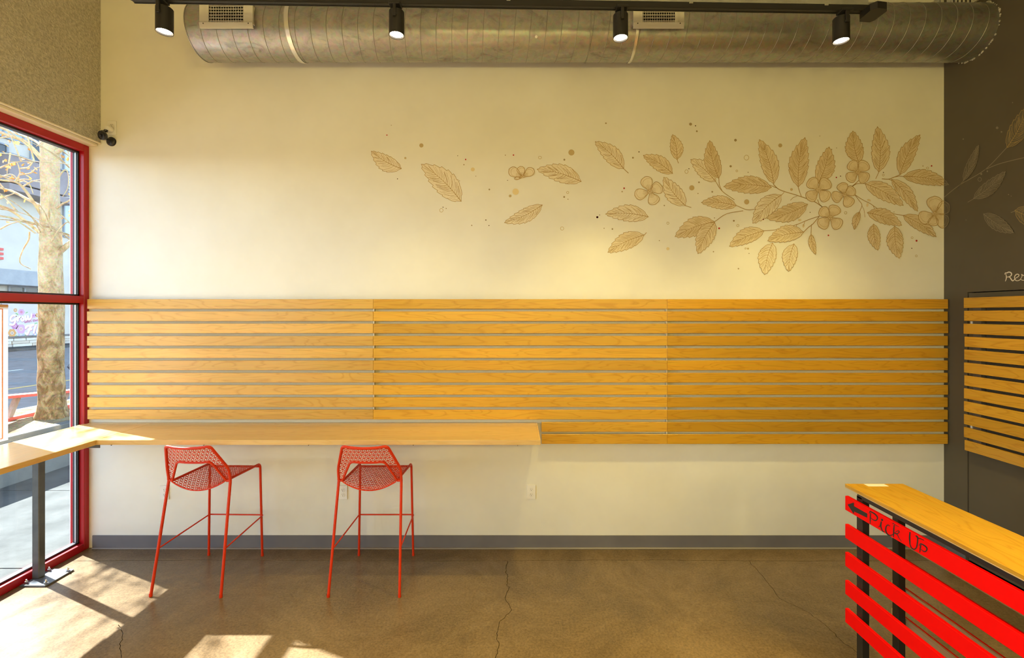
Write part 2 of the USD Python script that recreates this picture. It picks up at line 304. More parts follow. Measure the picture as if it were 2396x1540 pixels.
for y in (3.40, 2.95, 2.50):
    obj('batten', bx(PX1, XR - .0005, y - .03, y + .03, slat_row(11)[0] + .004, 2.016), M['batten'], pan2)
for k in range(12):
    z0, z1 = slat_row(k); z0 += .004; z1 += .004
    obj('slat', bx(PX0 + RNG.uniform(-.001, .001), PX1, 2.25, 3.482 + RNG.uniform(-.004, .004), z0, z1, .0015), M['wood_y'], pan2)
for k in (1, 9): obj('end_pin', bx(PX1 + .002, PX1 + .012, 3.44, 3.452, slat_row(k)[0] - .021, slat_row(k)[0] + .001), M['white_plastic'], pan2, label='small white pin in slat gap')

# ------------------------------------------------------------------ L-shaped window counter
ct = thing('window_counter', 'L-shaped maple counter along the window and under the wall slats', 'counter', (-3.0, 3.4, 0))
CZ0, CZ1 = .988, 1.022; CYF, CXI, CXE = 3.17, -2.917, .179
obj('worktop', bx(CXI, CXE - .013, CYF + .004, 3.688, CZ0, CZ1, .0012), M['wood_xs'], ct)
obj('worktop', bx(-3.452, CXI - .003, .35, 3.640, CZ0, CZ1, .0012), M['wood_ys'], ct)
obj('worktop', bx(-3.43, CXI, 3.6402, 3.688, CZ0, CZ1, .001), M['wood_xs'], ct)
obj('edge_band', bx(CXI - .003, CXE, CYF, CYF + .0038, CZ0, CZ1 - .0003, .0008), M['wood_xs'], ct)
obj('edge_band', bx(CXE - .0128, CXE, CYF + .004, 3.686, CZ0, CZ1 - .0003, .0008), M['wood_ys'], ct)
obj('edge_band', bx(CXI - .0028, CXI + .0005, .35, CYF - .0002, CZ0, CZ1 - .0003, .0008), M['wood_ys'], ct)
obj('steel_bar', cat_([bx(-3.44, -2.925, 3.205, 3.211, .956, CZ0, .001), bx(-3.44, -2.925, 3.211, 3.245, CZ0 - .006, CZ0, .001)]), M['grey_steel'], ct)
for px in (247, 467, 716, 965, 1212):
    x = (px - CX) * 3.19 / F
    w = .004 if px == 1212 else .020; zt_ = .957 if px == 1212 else .962
    br = cat_([bx(x - .015, x + .015, 3.24, 3.688, .982, .9879), bx(x - .015, x + .015, 3.683, 3.6905, .90, .985), prism(Polygon([(x - w, .984), (x + w * .9, .984), (x - w * .3, zt_)]), .006, lambda u, v, t: np.stack([u, t + 3.24, v], 1)), beam((x, 3.685, .905), (x, 3.42, .984), .022, .006)])
    obj('bracket', br, M['black_steel'], ct)
px0, py0 = -3.4435, 3.243
obj('leg', bx(px0, px0 + .0505, py0, py0 + .0475, .012, CZ0, .004), M['grey_steel'], ct)
obj('leg', bx(px0, px0 + .0505, .90, .9475, .012, CZ0, .004), M['grey_steel'], ct); obj('base_plate', bx(-3.445, -3.262, .82, 1.027, .001, .012, .002), M['plate_steel'], ct)
pl = obj('base_plate', prism(Polygon([(-3.445, 3.165), (-3.27, 3.165), (-3.262, 3.175), (-3.262, 3.365), (-3.27, 3.372), (-3.445, 3.372)]), .011, lambda u, v, w: np.stack([u, v, w + .001], 1)), M['plate_steel'], ct)
for x, y in ((-3.425, 3.19), (-3.288, 3.19), (-3.425, 3.345), (-3.288, 3.345)):
    nut = lathe([(0, .018), (.009, .018), (.0105, .016), (.0105, .010)], 6, (x, y, .010)); rod = lathe([(0, .030), (.005, .030), (.005, .014)], 10, (x, y, .010)); wsh = lathe([(.0, .0035), (.015, .0035), (.015, .0)], 16, (x, y, .0115))
    obj('bolt', cat_([nut, rod, wsh]), M['bolt'], pl)

# ------------------------------------------------------------------ bar stools
def rhombille(poly, a):
    """edges of a rhombille (star) net of lattice spacing a, clipped to poly"""
    x0, y0, x1, y1 = poly.bounds; out = []; h = a * math.sqrt(3) / 2
    for j in range(int((y1 - y0) / h) + 3):
        for i in range(int((x1 - x0) / a) + 3):
            p = np.array([x0 - a + i * a + (j % 2) * a / 2, y0 - h + j * h])
            for k in range(6):
                an = math.pi / 6 + k * math.pi / 3; q = p + a / math.sqrt(3) * np.array([math.cos(an), math.sin(an)])
                c = LineString([p, q]).intersection(poly)
                if c.length > a * .08 and c.geom_type == 'LineString': out.append((np.array(c.coords[0]), np.array(c.coords[-1])))
    return out
def net_mesh(edges, f, wdt, th):
    V, T = [], []
    for p, q in edges:
        d = q - p; n = np.array([-d[1], d[0]]) / np.linalg.norm(d) * wdt / 2; b = len(V) * 8
        A = [f(*(p + n)), f(*(p - n)), f(*(q - n)), f(*(q + n))]
        nm = np.cross(A[1] - A[0], A[3] - A[0]); nm /= np.linalg.norm(nm)
        V.append([v + nm * th / 2 for v in A] + [v - nm * th / 2 for v in A])
        T += [(b, b + 1, b + 2), (b, b + 2, b + 3), (b + 4, b + 6, b + 5), (b + 4, b + 7, b + 6), (b, b + 4, b + 5), (b, b + 5, b + 1), (b + 2, b + 6, b + 7), (b + 2, b + 7, b + 3), (b + 1, b + 5, b + 6), (b + 1, b + 6, b + 2), (b, b + 3, b + 7), (b, b + 7, b + 4)]
    return trimesh.Trimesh(np.vstack(V), np.array(T), process=False)
def back_y(x, z): return np.interp(z, [.70, .74, .822, 1.008, 1.05], [-.13, -.132, -.148, -.235, -.255]) - .028 * max(0, 1 - (x / .19) ** 2) * np.interp(z, [.75, 1.0], [.3, 1.])
def top_z(x): return 1.008 - .012 * (1 - (x / .17) ** 2)
def make_stool(root):
    R = .0094; S = M['stool_red']
    outer = [(-.239, -.263, .0), (-.2185, -.132, .74), (-.2185, -.148, .822), (-.152, back_y(-.152, 1.008), 1.008)]
    top = [(x, back_y(x, 1.0) - .0, top_z(x)) for x in np.linspace(-.10, .10, 7)]
    path = fillet(outer + top + [(-p[0], p[1], p[2]) for p in outer[::-1]], .035, 6)
    # back loop from junction to junction, legs on their own
    iz = [i for i in range(len(path)) if path[i][2] > .738]
    obj('back_frame', tube(path[iz[0]:iz[-1] + 1], R, 12), S, root, smooth=50)
    for s in (-1, 1): obj('leg', cat_([tube([(s * .239, -.263, .006), (s * .2185, -.132, .742)], R, 12), lathe([(0, 0), (.010, 0), (.011, .006), (.011, .018)], 12, (s * .239, -.263, .0))]), S, root, smooth=50)
    arch = [(-.192, -.134, .736), (-.118, back_y(-.118, .885), .885), (-.05, back_y(-.05, .881), .879), (.05, back_y(.05, .881), .879), (.118, back_y(.118, .885), .885), (.192, -.134, .736)]
    obj('back_arch', tube(fillet(arch, .03, 6), .0078, 10), S, root, smooth=50)
    for s in (-1, 1):
        p = fillet([(s * .216, -.133, .737), (s * .188, -.135, .735), (s * .2, .255, .727), (s * .2135, .262, .006)], .032, 7)
        obj('leg', cat_([tube(p, .0087, 12), lathe([(0, 0), (.010, 0), (.0105, .006), (.0105, .018)], 12, (s * .2135, .262, 0))]), S, root, smooth=50)
    obj('crossbar', tube([(-.198, .247, .708), (.198, .247, .708)], .008, 10), S, root, smooth=50)
    fr = fillet([(-.2285, -.205, .298), (-.214, .272, .318), (.214, .272, .318), (.2285, -.205, .298)], .012, 4)
    obj('footrest', tube(fr, .0052, 10), S, root, smooth=50)
    # perforated seat
    def seat_z(x, y):
        v = min(1, max(0, (y + .15) / .40)); u = x / (.188 + .012 * v)
        return .735 - .008 * v - (.056 * (1 - v) ** 1.3 + .004) * max(0, 1 - u * u) - .012 * max(0, (v - .9) / .1)
    sp = Polygon([(-.186, -.150), (.186, -.150), (.198, .252), (-.198, .252)])
    rim = [(x, -.150 - .01 * (1 - (x / .186) ** 2), seat_z(x, -.15)) for x in np.linspace(-.186, .186, 19)]
    obj('seat', cat_([net_mesh(rhombille(sp, .0285), lambda x, y: np.array([x, y, seat_z(x, y)]), .0031, .0022), tube(rim, .0042, 8)]), S, root, smooth=False)
    tp = [(x, top_z(x)) for x in np.linspace(-.145, .145, 9)]
    op = Polygon([(-.215, .742), (-.2165, .822), (-.150, 1.004)] + tp + [(.150, 1.004), (.2165, .822), (.215, .742)])
    ip = Polygon([(-.196, .735), (-.122, .884), (.122, .884), (.196, .735)])
    obj('backrest', net_mesh(rhombille(op.difference(ip).buffer(-.001), .0285), lambda x, z: np.array([x, back_y(x, z), z]), .0031, .0022), S, root, smooth=False)
    obj('badge', bx(-.016, .012, -.137, -.127, .679, .683, .001), M['stool_red'], root)
    return root
st0 = thing('bar_stool', 'red wire-mesh bar stool beside the sunlit window corner', 'bar stool', (-2.204, 3.318, 0), -1.3, 'red mesh bar stools at the counter')
def make_at_origin(root):
    t = UsdGeom.Xformable(root).GetLocalTransformation().ExtractTranslation(); ops = UsdGeom.Xformable(root).GetOrderedXformOps()
    ops[0].Set((0, 0, 0)); make_stool(root); ops[0].Set(tuple(t))
make_at_origin(st0)
st1 = thing('bar_stool', 'red wire-mesh bar stool near the middle of the counter, farther from the window', 'bar stool', (-1.014, 3.318, 0), 0, 'red mesh bar stools at the counter')
st1.GetReferences().AddInternalReference(st0.GetPath()); st1.SetInstanceable(True)

# ------------------------------------------------------------------ pick-up counter
pc = thing('pickup_counter', 'narrow maple-topped pick-up counter with red slatted sides', 'counter', (1.85, 1.5, 0))
KX0, KX1, KY0, KY1 = 1.707, 2.006, .62, 2.355
obj('worktop', bx(KX0, KX1, KY0, KY1, 1.0075, 1.022, .001), M['wood_y'], pc)
obj('plywood_edge', bx(KX0 + .0006, KX1 - .0006, KY0 + .001, KY1 - .001, 1.003, 1.0074), M['ply_edge'], pc)
for x in (1.728, 1.908):
    for y in (2.266, 1.50, .70):
        obj('post', bx(x, x + .038, y, y + .038, 0, .985, .003), M['black_steel'], pc)
for x in (1.728, 1.908): obj('rail', bx(x, x + .038, .72, 2.30, .972, 1.003, .002), M['black_steel'], pc)
obj('rail', bx(1.766, 1.908, 2.27, 2.30, .976, 1.003, .002), M['black_steel'], pc)
PSX = 1.709
slats = []
for k in range(5):
    z1 = .960 - k * .1452; z0 = z1 - .0735
    s = obj('slat', bx(PSX, PSX + .018, KY0 + .01, 2.357, z0, z1, .002), M['red_slat'], pc)
    slats.append(s)
    # far side slats: red outside, bare plywood inside
    s2 = obj('slat', bx(1.957, 1.966, KY0 + .01, 2.355, z0, z1, .001), M['red_slat'], pc, label='red slat on the far side')
    obj('plywood_back', bx(1.9475, 1.9568, KY0 + .01, 2.354, z0 + .001, z1 - .001), M['ply_edge'], s2, label='bare tan plywood back of slat')
for z in (.93, .79): obj('bolt', lathe([(0, .006), (.006, .005), (.008, 0)], 12, (1.747, 2.265, z), (0, -1, 0)), M['bolt'], pc)
single('tape_strip', bx(1.80, 1.905, 2.318, 2.350, 1.0221, 1.0226), mat('white_tape', (.84, .82, .78), .3), 'short white strip at the far end of the pick-up counter top', 'tape')  # thin white strip laid flat on the worktop
# lettering painted on the top slat: drawn flat on the slat's face
def on_plane_x(X, d):
    def f(px, py):
        k = X / (px - CX); return np.stack([np.full_like(px, X - d), k * F, H + (CY - py) * k], 1)
    return f
def decal(shape, place, tri_flip=True):
    v, f = flat(shape)
    w = place(v[:, 0], v[:, 1]); m = trimesh.Trimesh(w, f, process=False)
    n = m.face_normals.mean(0) if len(f) else np.zeros(3)
    if n @ (np.array([0, 0, H]) - w.mean(0)) < 0: m.invert()
    return m
def pen(pts, w0, w1=None, n=8):
    """a pen stroke whose width swells from w0 to w1 in the middle"""
    p = smoothline(pts, n); w1 = w1 or w0; L = np.linspace(0, 1, len(p))
    return unary_union([LineString(p[i:i + 2]).buffer((w0 + (w1 - w0) * math.sin(math.pi * (L[i] + L[i + 1]) / 2)) / 2, 4) for i in range(len(p) - 1)])
ZP = lambda L: [(1970 + a / 8.105, 1120 + b / 8.105) for a, b in L]
sl0 = slats[0]
arrow = Polygon(ZP([(107, 492), (228, 455), (232, 525), (482, 665), (482, 745), (232, 625), (225, 672)]))
obj('arrow', decal(arrow, on_plane_x(PSX, .0006)), M['black_paint'], sl0, smooth=False, label='black arrow pointing left')
letters = {
    'letter_p': [([(545, 645), (540, 740), (537, 860)], 1.2, 2.6), ([(520, 660), (535, 622), (575, 642), (625, 672), (668, 720), (675, 762), (645, 795), (600, 785), (552, 748)], 1.2, 3.2)],
    'letter_i': [([(690, 918), (722, 902), (748, 820), (742, 900), (755, 960), (785, 1008), (815, 1005)], 1.1, 2.8), ([(760, 780), (766, 788)], 4.5)],
    'letter_c': [([(910, 905), (880, 880), (845, 905), (832, 970), (850, 1035), (895, 1075), (945, 1072), (972, 1050)], 1.2, 3.2)],
    'letter_k': [([(992, 885), (985, 980), (980, 1105)], 2.0, 3.0), ([(968, 865), (972, 842), (1000, 868), (1035, 892), (1080, 915)], .9, 1.4), ([(988, 1042), (1040, 1000), (1078, 992), (1086, 1020), (1050, 1046), (1005, 1040), (1050, 1062), (1085, 1130), (1132, 1192)], 1.0, 2.2)],
    'letter_u': [([(1292, 1022), (1285, 1130), (1290, 1230), (1318, 1308), (1370, 1342), (1415, 1310), (1432, 1230), (1440, 1140), (1432, 1100), (1408, 1088), (1440, 1125), (1495, 1142), (1555, 1172)], 1.4, 3.0), ([(1292, 1022), (1286, 1120), (1292, 1220)], 2.8, 3.8)],
    'letter_p_small': [([(1502, 1240), (1490, 1310), (1480, 1398)], 1.6, 3.0), ([(1468, 1275), (1490, 1235), (1545, 1258), (1600, 1300), (1616, 1342), (1590, 1382), (1550, 1380), (1506, 1348)], 1.2, 3.2)]}
for nm, strokes in letters.items():
    obj('letter', decal(unary_union([pen(ZP(s[0]), *s[1:]) for s in strokes]), on_plane_x(PSX, .0006)), M['black_paint'], sl0, smooth=False)
# the restroom word on the charcoal wall, cut by the picture's edge
ZR = lambda L: [(2300 + a / 15.4, 600 + b / 15.4) for a, b in L]
word = thing('wall_lettering', 'white hand-painted script above the charcoal door at right edge', 'lettering', (3.487, 3.2, 2.15))
for strokes in ([([(832, 645), (848, 740), (838, 820), (812, 890)], 1.5, 2.2), ([(795, 645), (810, 600), (860, 598), (935, 568), (1010, 590), (1035, 645), (1005, 702), (930, 738), (850, 745)], 1.6, 2.8), ([(930, 740), (985, 770), (1040, 852), (1085, 880), (1140, 832)], 1.6, 2.8)],
                [([(1140, 832), (1185, 785), (1265, 735), (1302, 680), (1265, 645), (1200, 655), (1145, 730), (1152, 820), (1200, 872), (1270, 874), (1345, 835), (1400, 750)], 1.4, 2.2)],
                [([(1400, 750), (1412, 700), (1398, 648), (1440, 680), (1500, 700), (1545, 760), (1530, 830), (1478, 862), (1420, 858), (1375, 835)], 1.4, 2.0)]):
    obj('letter', decal(unary_union([pen(ZR(s[0]), *s[1:]) for s in strokes]), on_plane_x(XR, .0008)), M['chalk'], word, smooth=False)

# ------------------------------------------------------------------ mural
def on_back(d):
    def f(px, py): return np.stack([(px - CX) * YB / F, np.full_like(px, YB - d), H + (CY - py) * YB / F], 1)
    return f
CORNER = CX + F * XR / YB
mural = thing('wall_mural', 'painted sprigs of ochre leaves and blossoms on the cream wall', 'mural', (1.0, 3.70, 2.8))
mural2 = thing('wall_mural', 'faint painted leaves on the charcoal side wall', 'mural', (3.487, 3.3, 2.9))
LH, RH = sbox(-500, -500, CORNER, 3000), sbox(CORNER, -500, 6000, 3000)
def paint(name, shape, m, d, parent, m_dark=None):
    """paint on the back wall; what passes the corner goes on on the side wall"""
    a = shape.intersection(LH); out = None
    if parent is mural2 or (m_dark and shape.intersection(RH).area > .5):
        b = shape.intersection(RH)
        if b.area > .5: obj(name, decal(b, on_plane_x(XR, d)), m_dark or m, mural2, smooth=False)
    if a.area > .2 and parent is not mural2: out = obj(name, decal(a, on_back(d)), m, parent, smooth=False)
    return out
ZONE = {'A': (840, 270, 4.131), 'B': (1380, 270, 4.161), 'C': (1780, 270, 3.949), 'D': (2150, 180, 2.9615)}
def zpx(z, x, y): o = ZONE[z]; return np.array([o[0] + x / o[2], o[1] + y / o[2]])
LEAFN = [0]
def leaf(z, b, t, hl, hr, fill='leaf_fill', stem=None, bow=.06, teeth=8, dark=False, line=None):
    """a serrated leaf from base b to tip t; hl, hr half widths left and right of that way"""
    B, T = zpx(z, *b), zpx(z, *t); k = ZONE[z][2]; hl, hr = hl / k, hr / k
    d = T - B; L = np.linalg.norm(d); u = d / L; n = np.array([-u[1], u[0]])
    mid = lambda s: B + d * s + n * L * bow * math.sin(math.pi * s)
    def prof(s): return (math.sin(math.pi * min(1, s) ** .82) ** .85) if 0 < s < 1 else 0.
    def side(sg, h):
        out = []
        for i in range(teeth * 3 + 1):
            s = i / (teeth * 3); w = prof(s) * h
            if 0 < i < teeth * 3: w *= (1.0, 1.06, .93)[i % 3]; s2 = s + (.0, .028, -.006)[i % 3]
            else: s2 = s
            out.append(mid(min(s2, 1)) + sg * n * w)
        return out
    g = Polygon(side(1, hl) + side(-1, hr)[::-1]).buffer(0)
    if g.geom_type != 'Polygon': g = max(g.geoms, key=lambda q: q.area)
    lw = .55
    lines = [g.exterior.buffer(lw)]
    r = random.Random(int(B[0] * 7 + B[1]))
    lines.append(unary_union([LineString([mid(s), mid(s + .1)]).buffer(.25 + .55 * (1 - s)) for s in np.arange(0, .92, .1)]))
    nv = max(5, int(L / 7.5))
    for sg, h in ((1, hl), (-1, hr)):
        for i in range(nv):
            s = .06 + .80 * i / nv; e = s + .16 + r.uniform(0, .07)
            if e > .97: continue
            w = prof(e) * h * r.uniform(.62, .95); a = mid(s); c = mid(e) + sg * n * w; m = .5 * (a + c) - u * L * .03
            ln = LineString(smoothline([a, m, c], 3)); lines.append(ln.buffer(r.choice((.28, .34, .5))))
            if r.random() < .7:
                lines.append(LineString([a * .72 + c * .28 + u * 1.6, a * .25 + c * .75 + u * 2.2]).buffer(.22))
    if stem: lines.append(LineString(smoothline([B] + [zpx(z, *q) for q in ([stem] if np.ndim(stem[0]) == 0 else stem)], 4)).buffer(.75))
    LEAFN[0] += 1; d0 = .0006 + LEAFN[0] * .00008; d1 = d0 + .00004
    if dark:
        obj('leaf', decal(g, on_plane_x(XR, d0)), M['night_fill'], mural2, smooth=False); obj('leaf_veins', decal(unary_union(lines).simplify(.05), on_plane_x(XR, d1)), M[line or 'night_line'], mural2, smooth=False); return
    q = paint('leaf', g, M[fill], d0, mural, M['night_fill'])
    ll = unary_union(lines).simplify(.05)
    obj('leaf_veins', decal(ll.intersection(LH), on_back(d1)), M['leaf_line'], q, smooth=False)
    if ll.intersection(RH).area > .5: obj('leaf_veins', decal(ll.intersection(RH), on_plane_x(XR, d1)), M['night_line'], mural2, smooth=False)
P, Dp = 'leaf_fill_pale', 'leaf_fill_deep'
for a in [('A', (410, 516), (118, 347), 62, 88, P), ('A', (988, 832), (602, 472), 112, 112, P), ('A', (2148, 640), (1720, 522), 88, 82, P), ('A', (1772, 866), (1405, 1038), 62, 68, P),
          ('B', (330, 520), (52, 256), 80, 78, P, (375, 562)), ('B', (806, 566), (520, 390), 72, 70), ('B', (850, 432), (806, 187), 66, 58, None, (862, 465)), ('B', (930, 880), (720, 602), 82, 84, P, (985, 897)),
          ('B', (570, 988), (152, 962), 82, 76, P), ('B', (530, 1165), (175, 1335), 82, 76, None, (550, 1143)), ('B', (1225, 645), (982, 430), 82, 78, P, [(1290, 740), (1405, 822)]), ('B', (1255, 615), (1167, 245), 72, 80, Dp, [(1262, 680), (1290, 740)]),
          ('B', (1790, 668), (1650, 235), 86, 82), ('B', (1768, 702), (1302, 695), 84, 84, Dp), ('B', (1428, 880), (1085, 850), 66, 62, None, [(1530, 920), (1610, 915)]), ('B', (1862, 775), (1585, 1052), 88, 84, P),
          ('B', (1215, 1036), (828, 1182), 92, 88, Dp, [(1330, 960), (1490, 930)]), ('B', (1215, 1042), (1052, 1348), 84, 84), ('B', (1695, 1125), (1358, 1276), 80, 66),
          ('C', (345, 664), (408, 205), 86, 92, Dp, [(355, 700), (376, 756)]), ('C', (530, 630), (630, 292), 88, 78, Dp), ('C', (432, 822), (54, 953), 76, 78, Dp), ('C', (395, 1080), (62, 1160), 82, 66),
          ('C', (108, 1180), (35, 1473), 84, 76, 'leaf_fill_pale'), ('C', (305, 1188), (255, 1443), 72, 64, P), ('C', (463, 1098), (505, 1286), 32, 30, None, [(466, 1010)]), ('C', (905, 440), (849, 145), 78, 84, Dp),
          ('C', (1088, 525), (1075, 105), 86, 80, None, [(1075, 555), (1060, 586)]), ('C', (1284, 550), (1470, 180), 66, 82, Dp), ('C', (1312, 565), (1742, 640), 62, 74, Dp), ('C', (960, 632), (1315, 834), 72, 78),
          ('C', (1205, 592), (1446, 888), 54, 62), ('C', (910, 892), (862, 1056), 34, 30, Dp), ('C', (982, 900), (1300, 1017), 62, 72, Dp), ('C', (1040, 1005), (1080, 1248), 60, 52, Dp), ('C', (1235, 1025), (1277, 1323), 78, 72, Dp), ('C', (1312, 925), (1618, 1123), 58, 62, Dp)]:
    z, b, t, hl, hr = a[:5]; f = a[5] if len(a) > 5 and a[5] else 'leaf_fill'; s = a[6] if len(a) > 6 else None
    leaf(z, b, t, hl, hr, f, s, bow=.05 if hl >= hr else -.05)
def flower(z, c, petals, fill='leaf_fill_pale', rot=0):
    """petals: (angle degrees on the wall, length, half width) in the zone's pixels"""
    C = zpx(z, *c); k = ZONE[z][2]; fl, ln = [], []
    for i, (an, L, w) in enumerate(petals):
        L, w = L / k, w / k; a = math.radians(an); u = np.array([math.cos(a), -math.sin(a)]); n = np.array([-u[1], u[0]])
        pr = [(0, .05), (.25, .42), (.5, .86), (.75, 1.0), (.92, .72), (1., .28), (1.02, 0)]
        pts = [C + u * L * s + n * w * q for s, q in pr] + [C + u * L * (s * (.985 if 0 < s else 1)) - n * w * q * .95 for s, q in pr[::-1]]
        g = Polygon(smoothline(pts, 5, closed=True)).buffer(0); fl.append(g); ln.append(g.exterior.buffer(.7))
        g2 = affinity.translate(affinity.scale(g, .86, .86, origin=tuple(C)), *(n * w * .12)); ln.append(g2.exterior.buffer(.3).intersection(g))
        for q in np.linspace(-.5, .5, 7): ln.append(LineString([C + u * L * .12 + n * w * q * .2, C + u * L * (.5 - .2 * abs(q)) + n * w * q]).buffer(.25))
    G = unary_union(fl); LEAFN[0] += 1; e0 = .0006 + LEAFN[0] * .00008; q = paint('flower', G, M[fill], e0, mural, M['night_fill']); ll = unary_union(ln).simplify(.05)
    obj('petal_lines', decal(ll.intersection(LH), on_back(e0 + .00004)), M['leaf_line'], q, smooth=False)
    if ll.intersection(RH).area > .5: obj('petal_lines', decal(ll.intersection(RH), on_plane_x(XR, e0 + .00004)), M['night_line'], mural2, smooth=False)
    obj('stamens', decal(unary_union([Point(*(C + np.array([math.cos(t), math.sin(t)]) * r)).buffer(.9) for t, r in ((0, 0), (.6, 3.2), (2.0, 3.0), (3.3, 3.4), (4.6, 3.1), (5.6, 3.3))]), on_back(e0 + .00007)), M['pale_line'], q, smooth=False)
flower('A', (1582, 600), [(150, 150, 48), (105, 105, 38), (38, 130, 42), (190, 80, 14)])
flower('B', (585, 745), [(110, 150, 58), (28, 125, 62), (195, 150, 55), (295, 130, 58)])
flower('C', (895, 525), [(130, 118, 55), (48, 122, 58), (218, 122, 52), (318, 118, 58)], 'leaf_fill')
flower('C', (530, 690), [(132, 128, 60), (42, 132, 62), (222, 132, 55), (318, 128, 58)], 'leaf_fill')
flower('C', (770, 732), [(105, 108, 52), (28, 108, 50), (198, 118, 55), (300, 122, 55)], 'leaf_fill')
flower('C', (640, 945), [(140, 122, 52), (62, 122, 58), (220, 132, 58), (318, 128, 58)], 'leaf_fill')
flower('C', (1602, 912), [(92, 160, 72), (34, 165, 62), (200, 150, 62), (262, 110, 50), (322, 160, 66)], 'leaf_fill')
for z, pts, w in [('C', [(118, 640), (180, 690), (330, 738), (480, 790), (560, 840), (605, 872)], .95), ('C', [(-10, 655), (60, 640), (150, 672)], .8), ('C', [(0, 1070), (180, 1053), (330, 1010), (440, 965), (540, 932)], .8), ('C', [(395, 1080), (440, 1035), (480, 1005), (540, 935)], .9),
                  ('C', [(525, 780), (545, 825), (600, 868)], .8), ('C', [(870, 735), (910, 790), (935, 830), (912, 890)], .7), ('C', [(872, 735), (940, 780), (1010, 815), (1060, 850), (1120, 885), (1200, 905), (1312, 925)], .8), ('C', [(832, 665), (870, 635), (905, 602)], .9),
                  ('C', [(840, 660), (890, 632), (955, 630)], .8), ('C', [(1122, 587), (1180, 590), (1230, 572), (1285, 550)], .9), ('C', [(1240, 570), (1280, 563), (1320, 566)], .7), ('C', [(1180, 590), (1205, 600), (1230, 615)], .7), ('C', [(215, 712), (200, 728), (170, 760)], .7),
                  ('C', [(120, 1118), (140, 1085), (180, 1058)], .6), ('C', [(320, 1080), (330, 1010)], .6), ('C', [(405, 985), (395, 1020)], .6), ('C', [(935, 835), (955, 880), (962, 940)], .5), ('C', [(1040, 840), (1060, 880), (1080, 905)], .6), ('C', [(1195, 905), (1220, 950), (1235, 1000)], .6), ('C', [(275, 785), (300, 760), (335, 748)], .6)]:
    paint('stem', LineString(smoothline([zpx(z, *q) for q in pts], 5)).buffer(w), M['leaf_line'], .00055, mural)
for z, c, rx, ry, an in [('C', (1000, 785), 4.5, 2.6, 20), ('C', (985, 828), 2.6, 4.5, 10), ('C', (360, 968), 4, 2.4, 0), ('C', (394, 1020), 2.4, 4.4, 0), ('C', (1228, 965), 3, 4, 0)]:
    g = affinity.rotate(affinity.scale(Point(*zpx(z, *c)).buffer(1), rx, ry), an); paint('bud', g, M['leaf_fill_deep'], .0005, mural)
DOTS = {'tan': [('A', 603, 291, 20), ('A', 2053, 359, 29), ('A', 1461, 779, 13), ('A', 448, 413, 10), ('B', 993, 706, 25), ('B', 1527, 843, 25), ('C', 180, 278, 18), ('C', 284, 685, 12), ('B', 1540, 1298, 9)],
        'pale': [('A', 1514, 738, 31), ('A', 1100, 523, 19), ('B', 760, 1299, 15)],
        'olive': [('B', 981, 86, 14), ('B', 1418, 242, 13), ('B', 1042, 155, 9), ('B', 1371, 496, 11), ('B', 1063, 652, 8), ('B', 420, 413, 9), ('B', 1402, 1027, 9), ('B', 157, 77, 8), ('B', 1192, 745, 8), ('B', 315, 743, 7), ('A', 1985, 429, 9), ('A', 1983, 789, 9), ('A', 1260, 717, 8), ('A', 1014, 477, 6), ('A', 2020, 811, 5), ('B', 220, 1107, 8), ('B', 725, 878, 6), ('B', 1447, 1493, 7), ('A', 1090, 1064, 6), ('B', 1204, 1328, 6), ('B', 1541, 555, 5), ('C', 655, 315, 5), ('C', 456, 897, 5), ('C', 1498, 468, 5), ('C', 1231, 893, 4), ('A', 972, 633, 4), ('A', 843, 901, 5), ('A', 312, 96, 4), ('A', 1415, 385, 5), ('A', 1130, 588, 4), ('B', 139, 1100, 5), ('B', 677, 1220, 5), ('B', 1053, 761, 5), ('B', 1214, 999, 5), ('C', 841, 1003, 4), ('C', 700, 302, 4), ('C', 546, 191, 4)],
        'red': [('A', 1031, 427, 7), ('A', 1493, 384, 7), ('A', 2303, 985, 10), ('B', 73, 992, 10), ('B', 1259, 1100, 9), ('C', 698, 574, 6), ('C', 625, 1109, 7), ('C', 1439, 1159, 9), ('C', 1578, 467, 7), ('A', 270, 191, 6), ('B', 334, 710, 8), ('B', 1690, 1014, 6), ('B', 1396, 1230, 4)],
        'brown': [('B', 479, 356, 6), ('A', 372, 614, 5), ('A', 812, 888, 5), ('A', 1226, 1012, 6), ('A', 1256, 1065, 5), ('B', 1029, 102, 6), ('B', 965, 520, 5), ('C', 1133, 528, 5), ('C', 737, 562, 5), ('C', 24, 961, 5), ('A', 954, 391, 4), ('A', 1435, 629, 4), ('A', 2326, 963, 4), ('B', 1550, 1345, 4), ('C', 1395, 1229, 5)]}
for kind, L in DOTS.items():
    for z, x, y, r in L: paint('paint_dot', Point(*zpx(z, x, y)).buffer(r / ZONE[z][2], 6), M['dot_' + kind], .0007, mural)
for z, x, y, rx, ry in [('B', 1525, 412, 22, 24), ('B', 941, 548, 15, 18), ('A', 1963, 1094, 16, 16), ('A', 796, 918, 16, 18), ('A', 1749, 408, 15, 13), ('A', 2017, 746, 11, 10), ('B', 760, 1050, 11, 11), ('B', 1441, 1073, 11, 11), ('C', 784, 901, 12, 12), ('C', 1540, 487, 11, 9), ('C', 1132, 552, 9, 9), ('C', 1437, 1299, 9, 9), ('C', 1398, 1131, 9, 9), ('B', 1431, 541, 9, 9), ('B', 1516, 1296, 7, 7)]:
    k = ZONE[z][2]; g = affinity.scale(Point(*zpx(z, x, y)).buffer(1, 8), rx / k, ry / k); paint('paint_ring', g.exterior.buffer(.55), M['dot_tan'], .0007, mural)
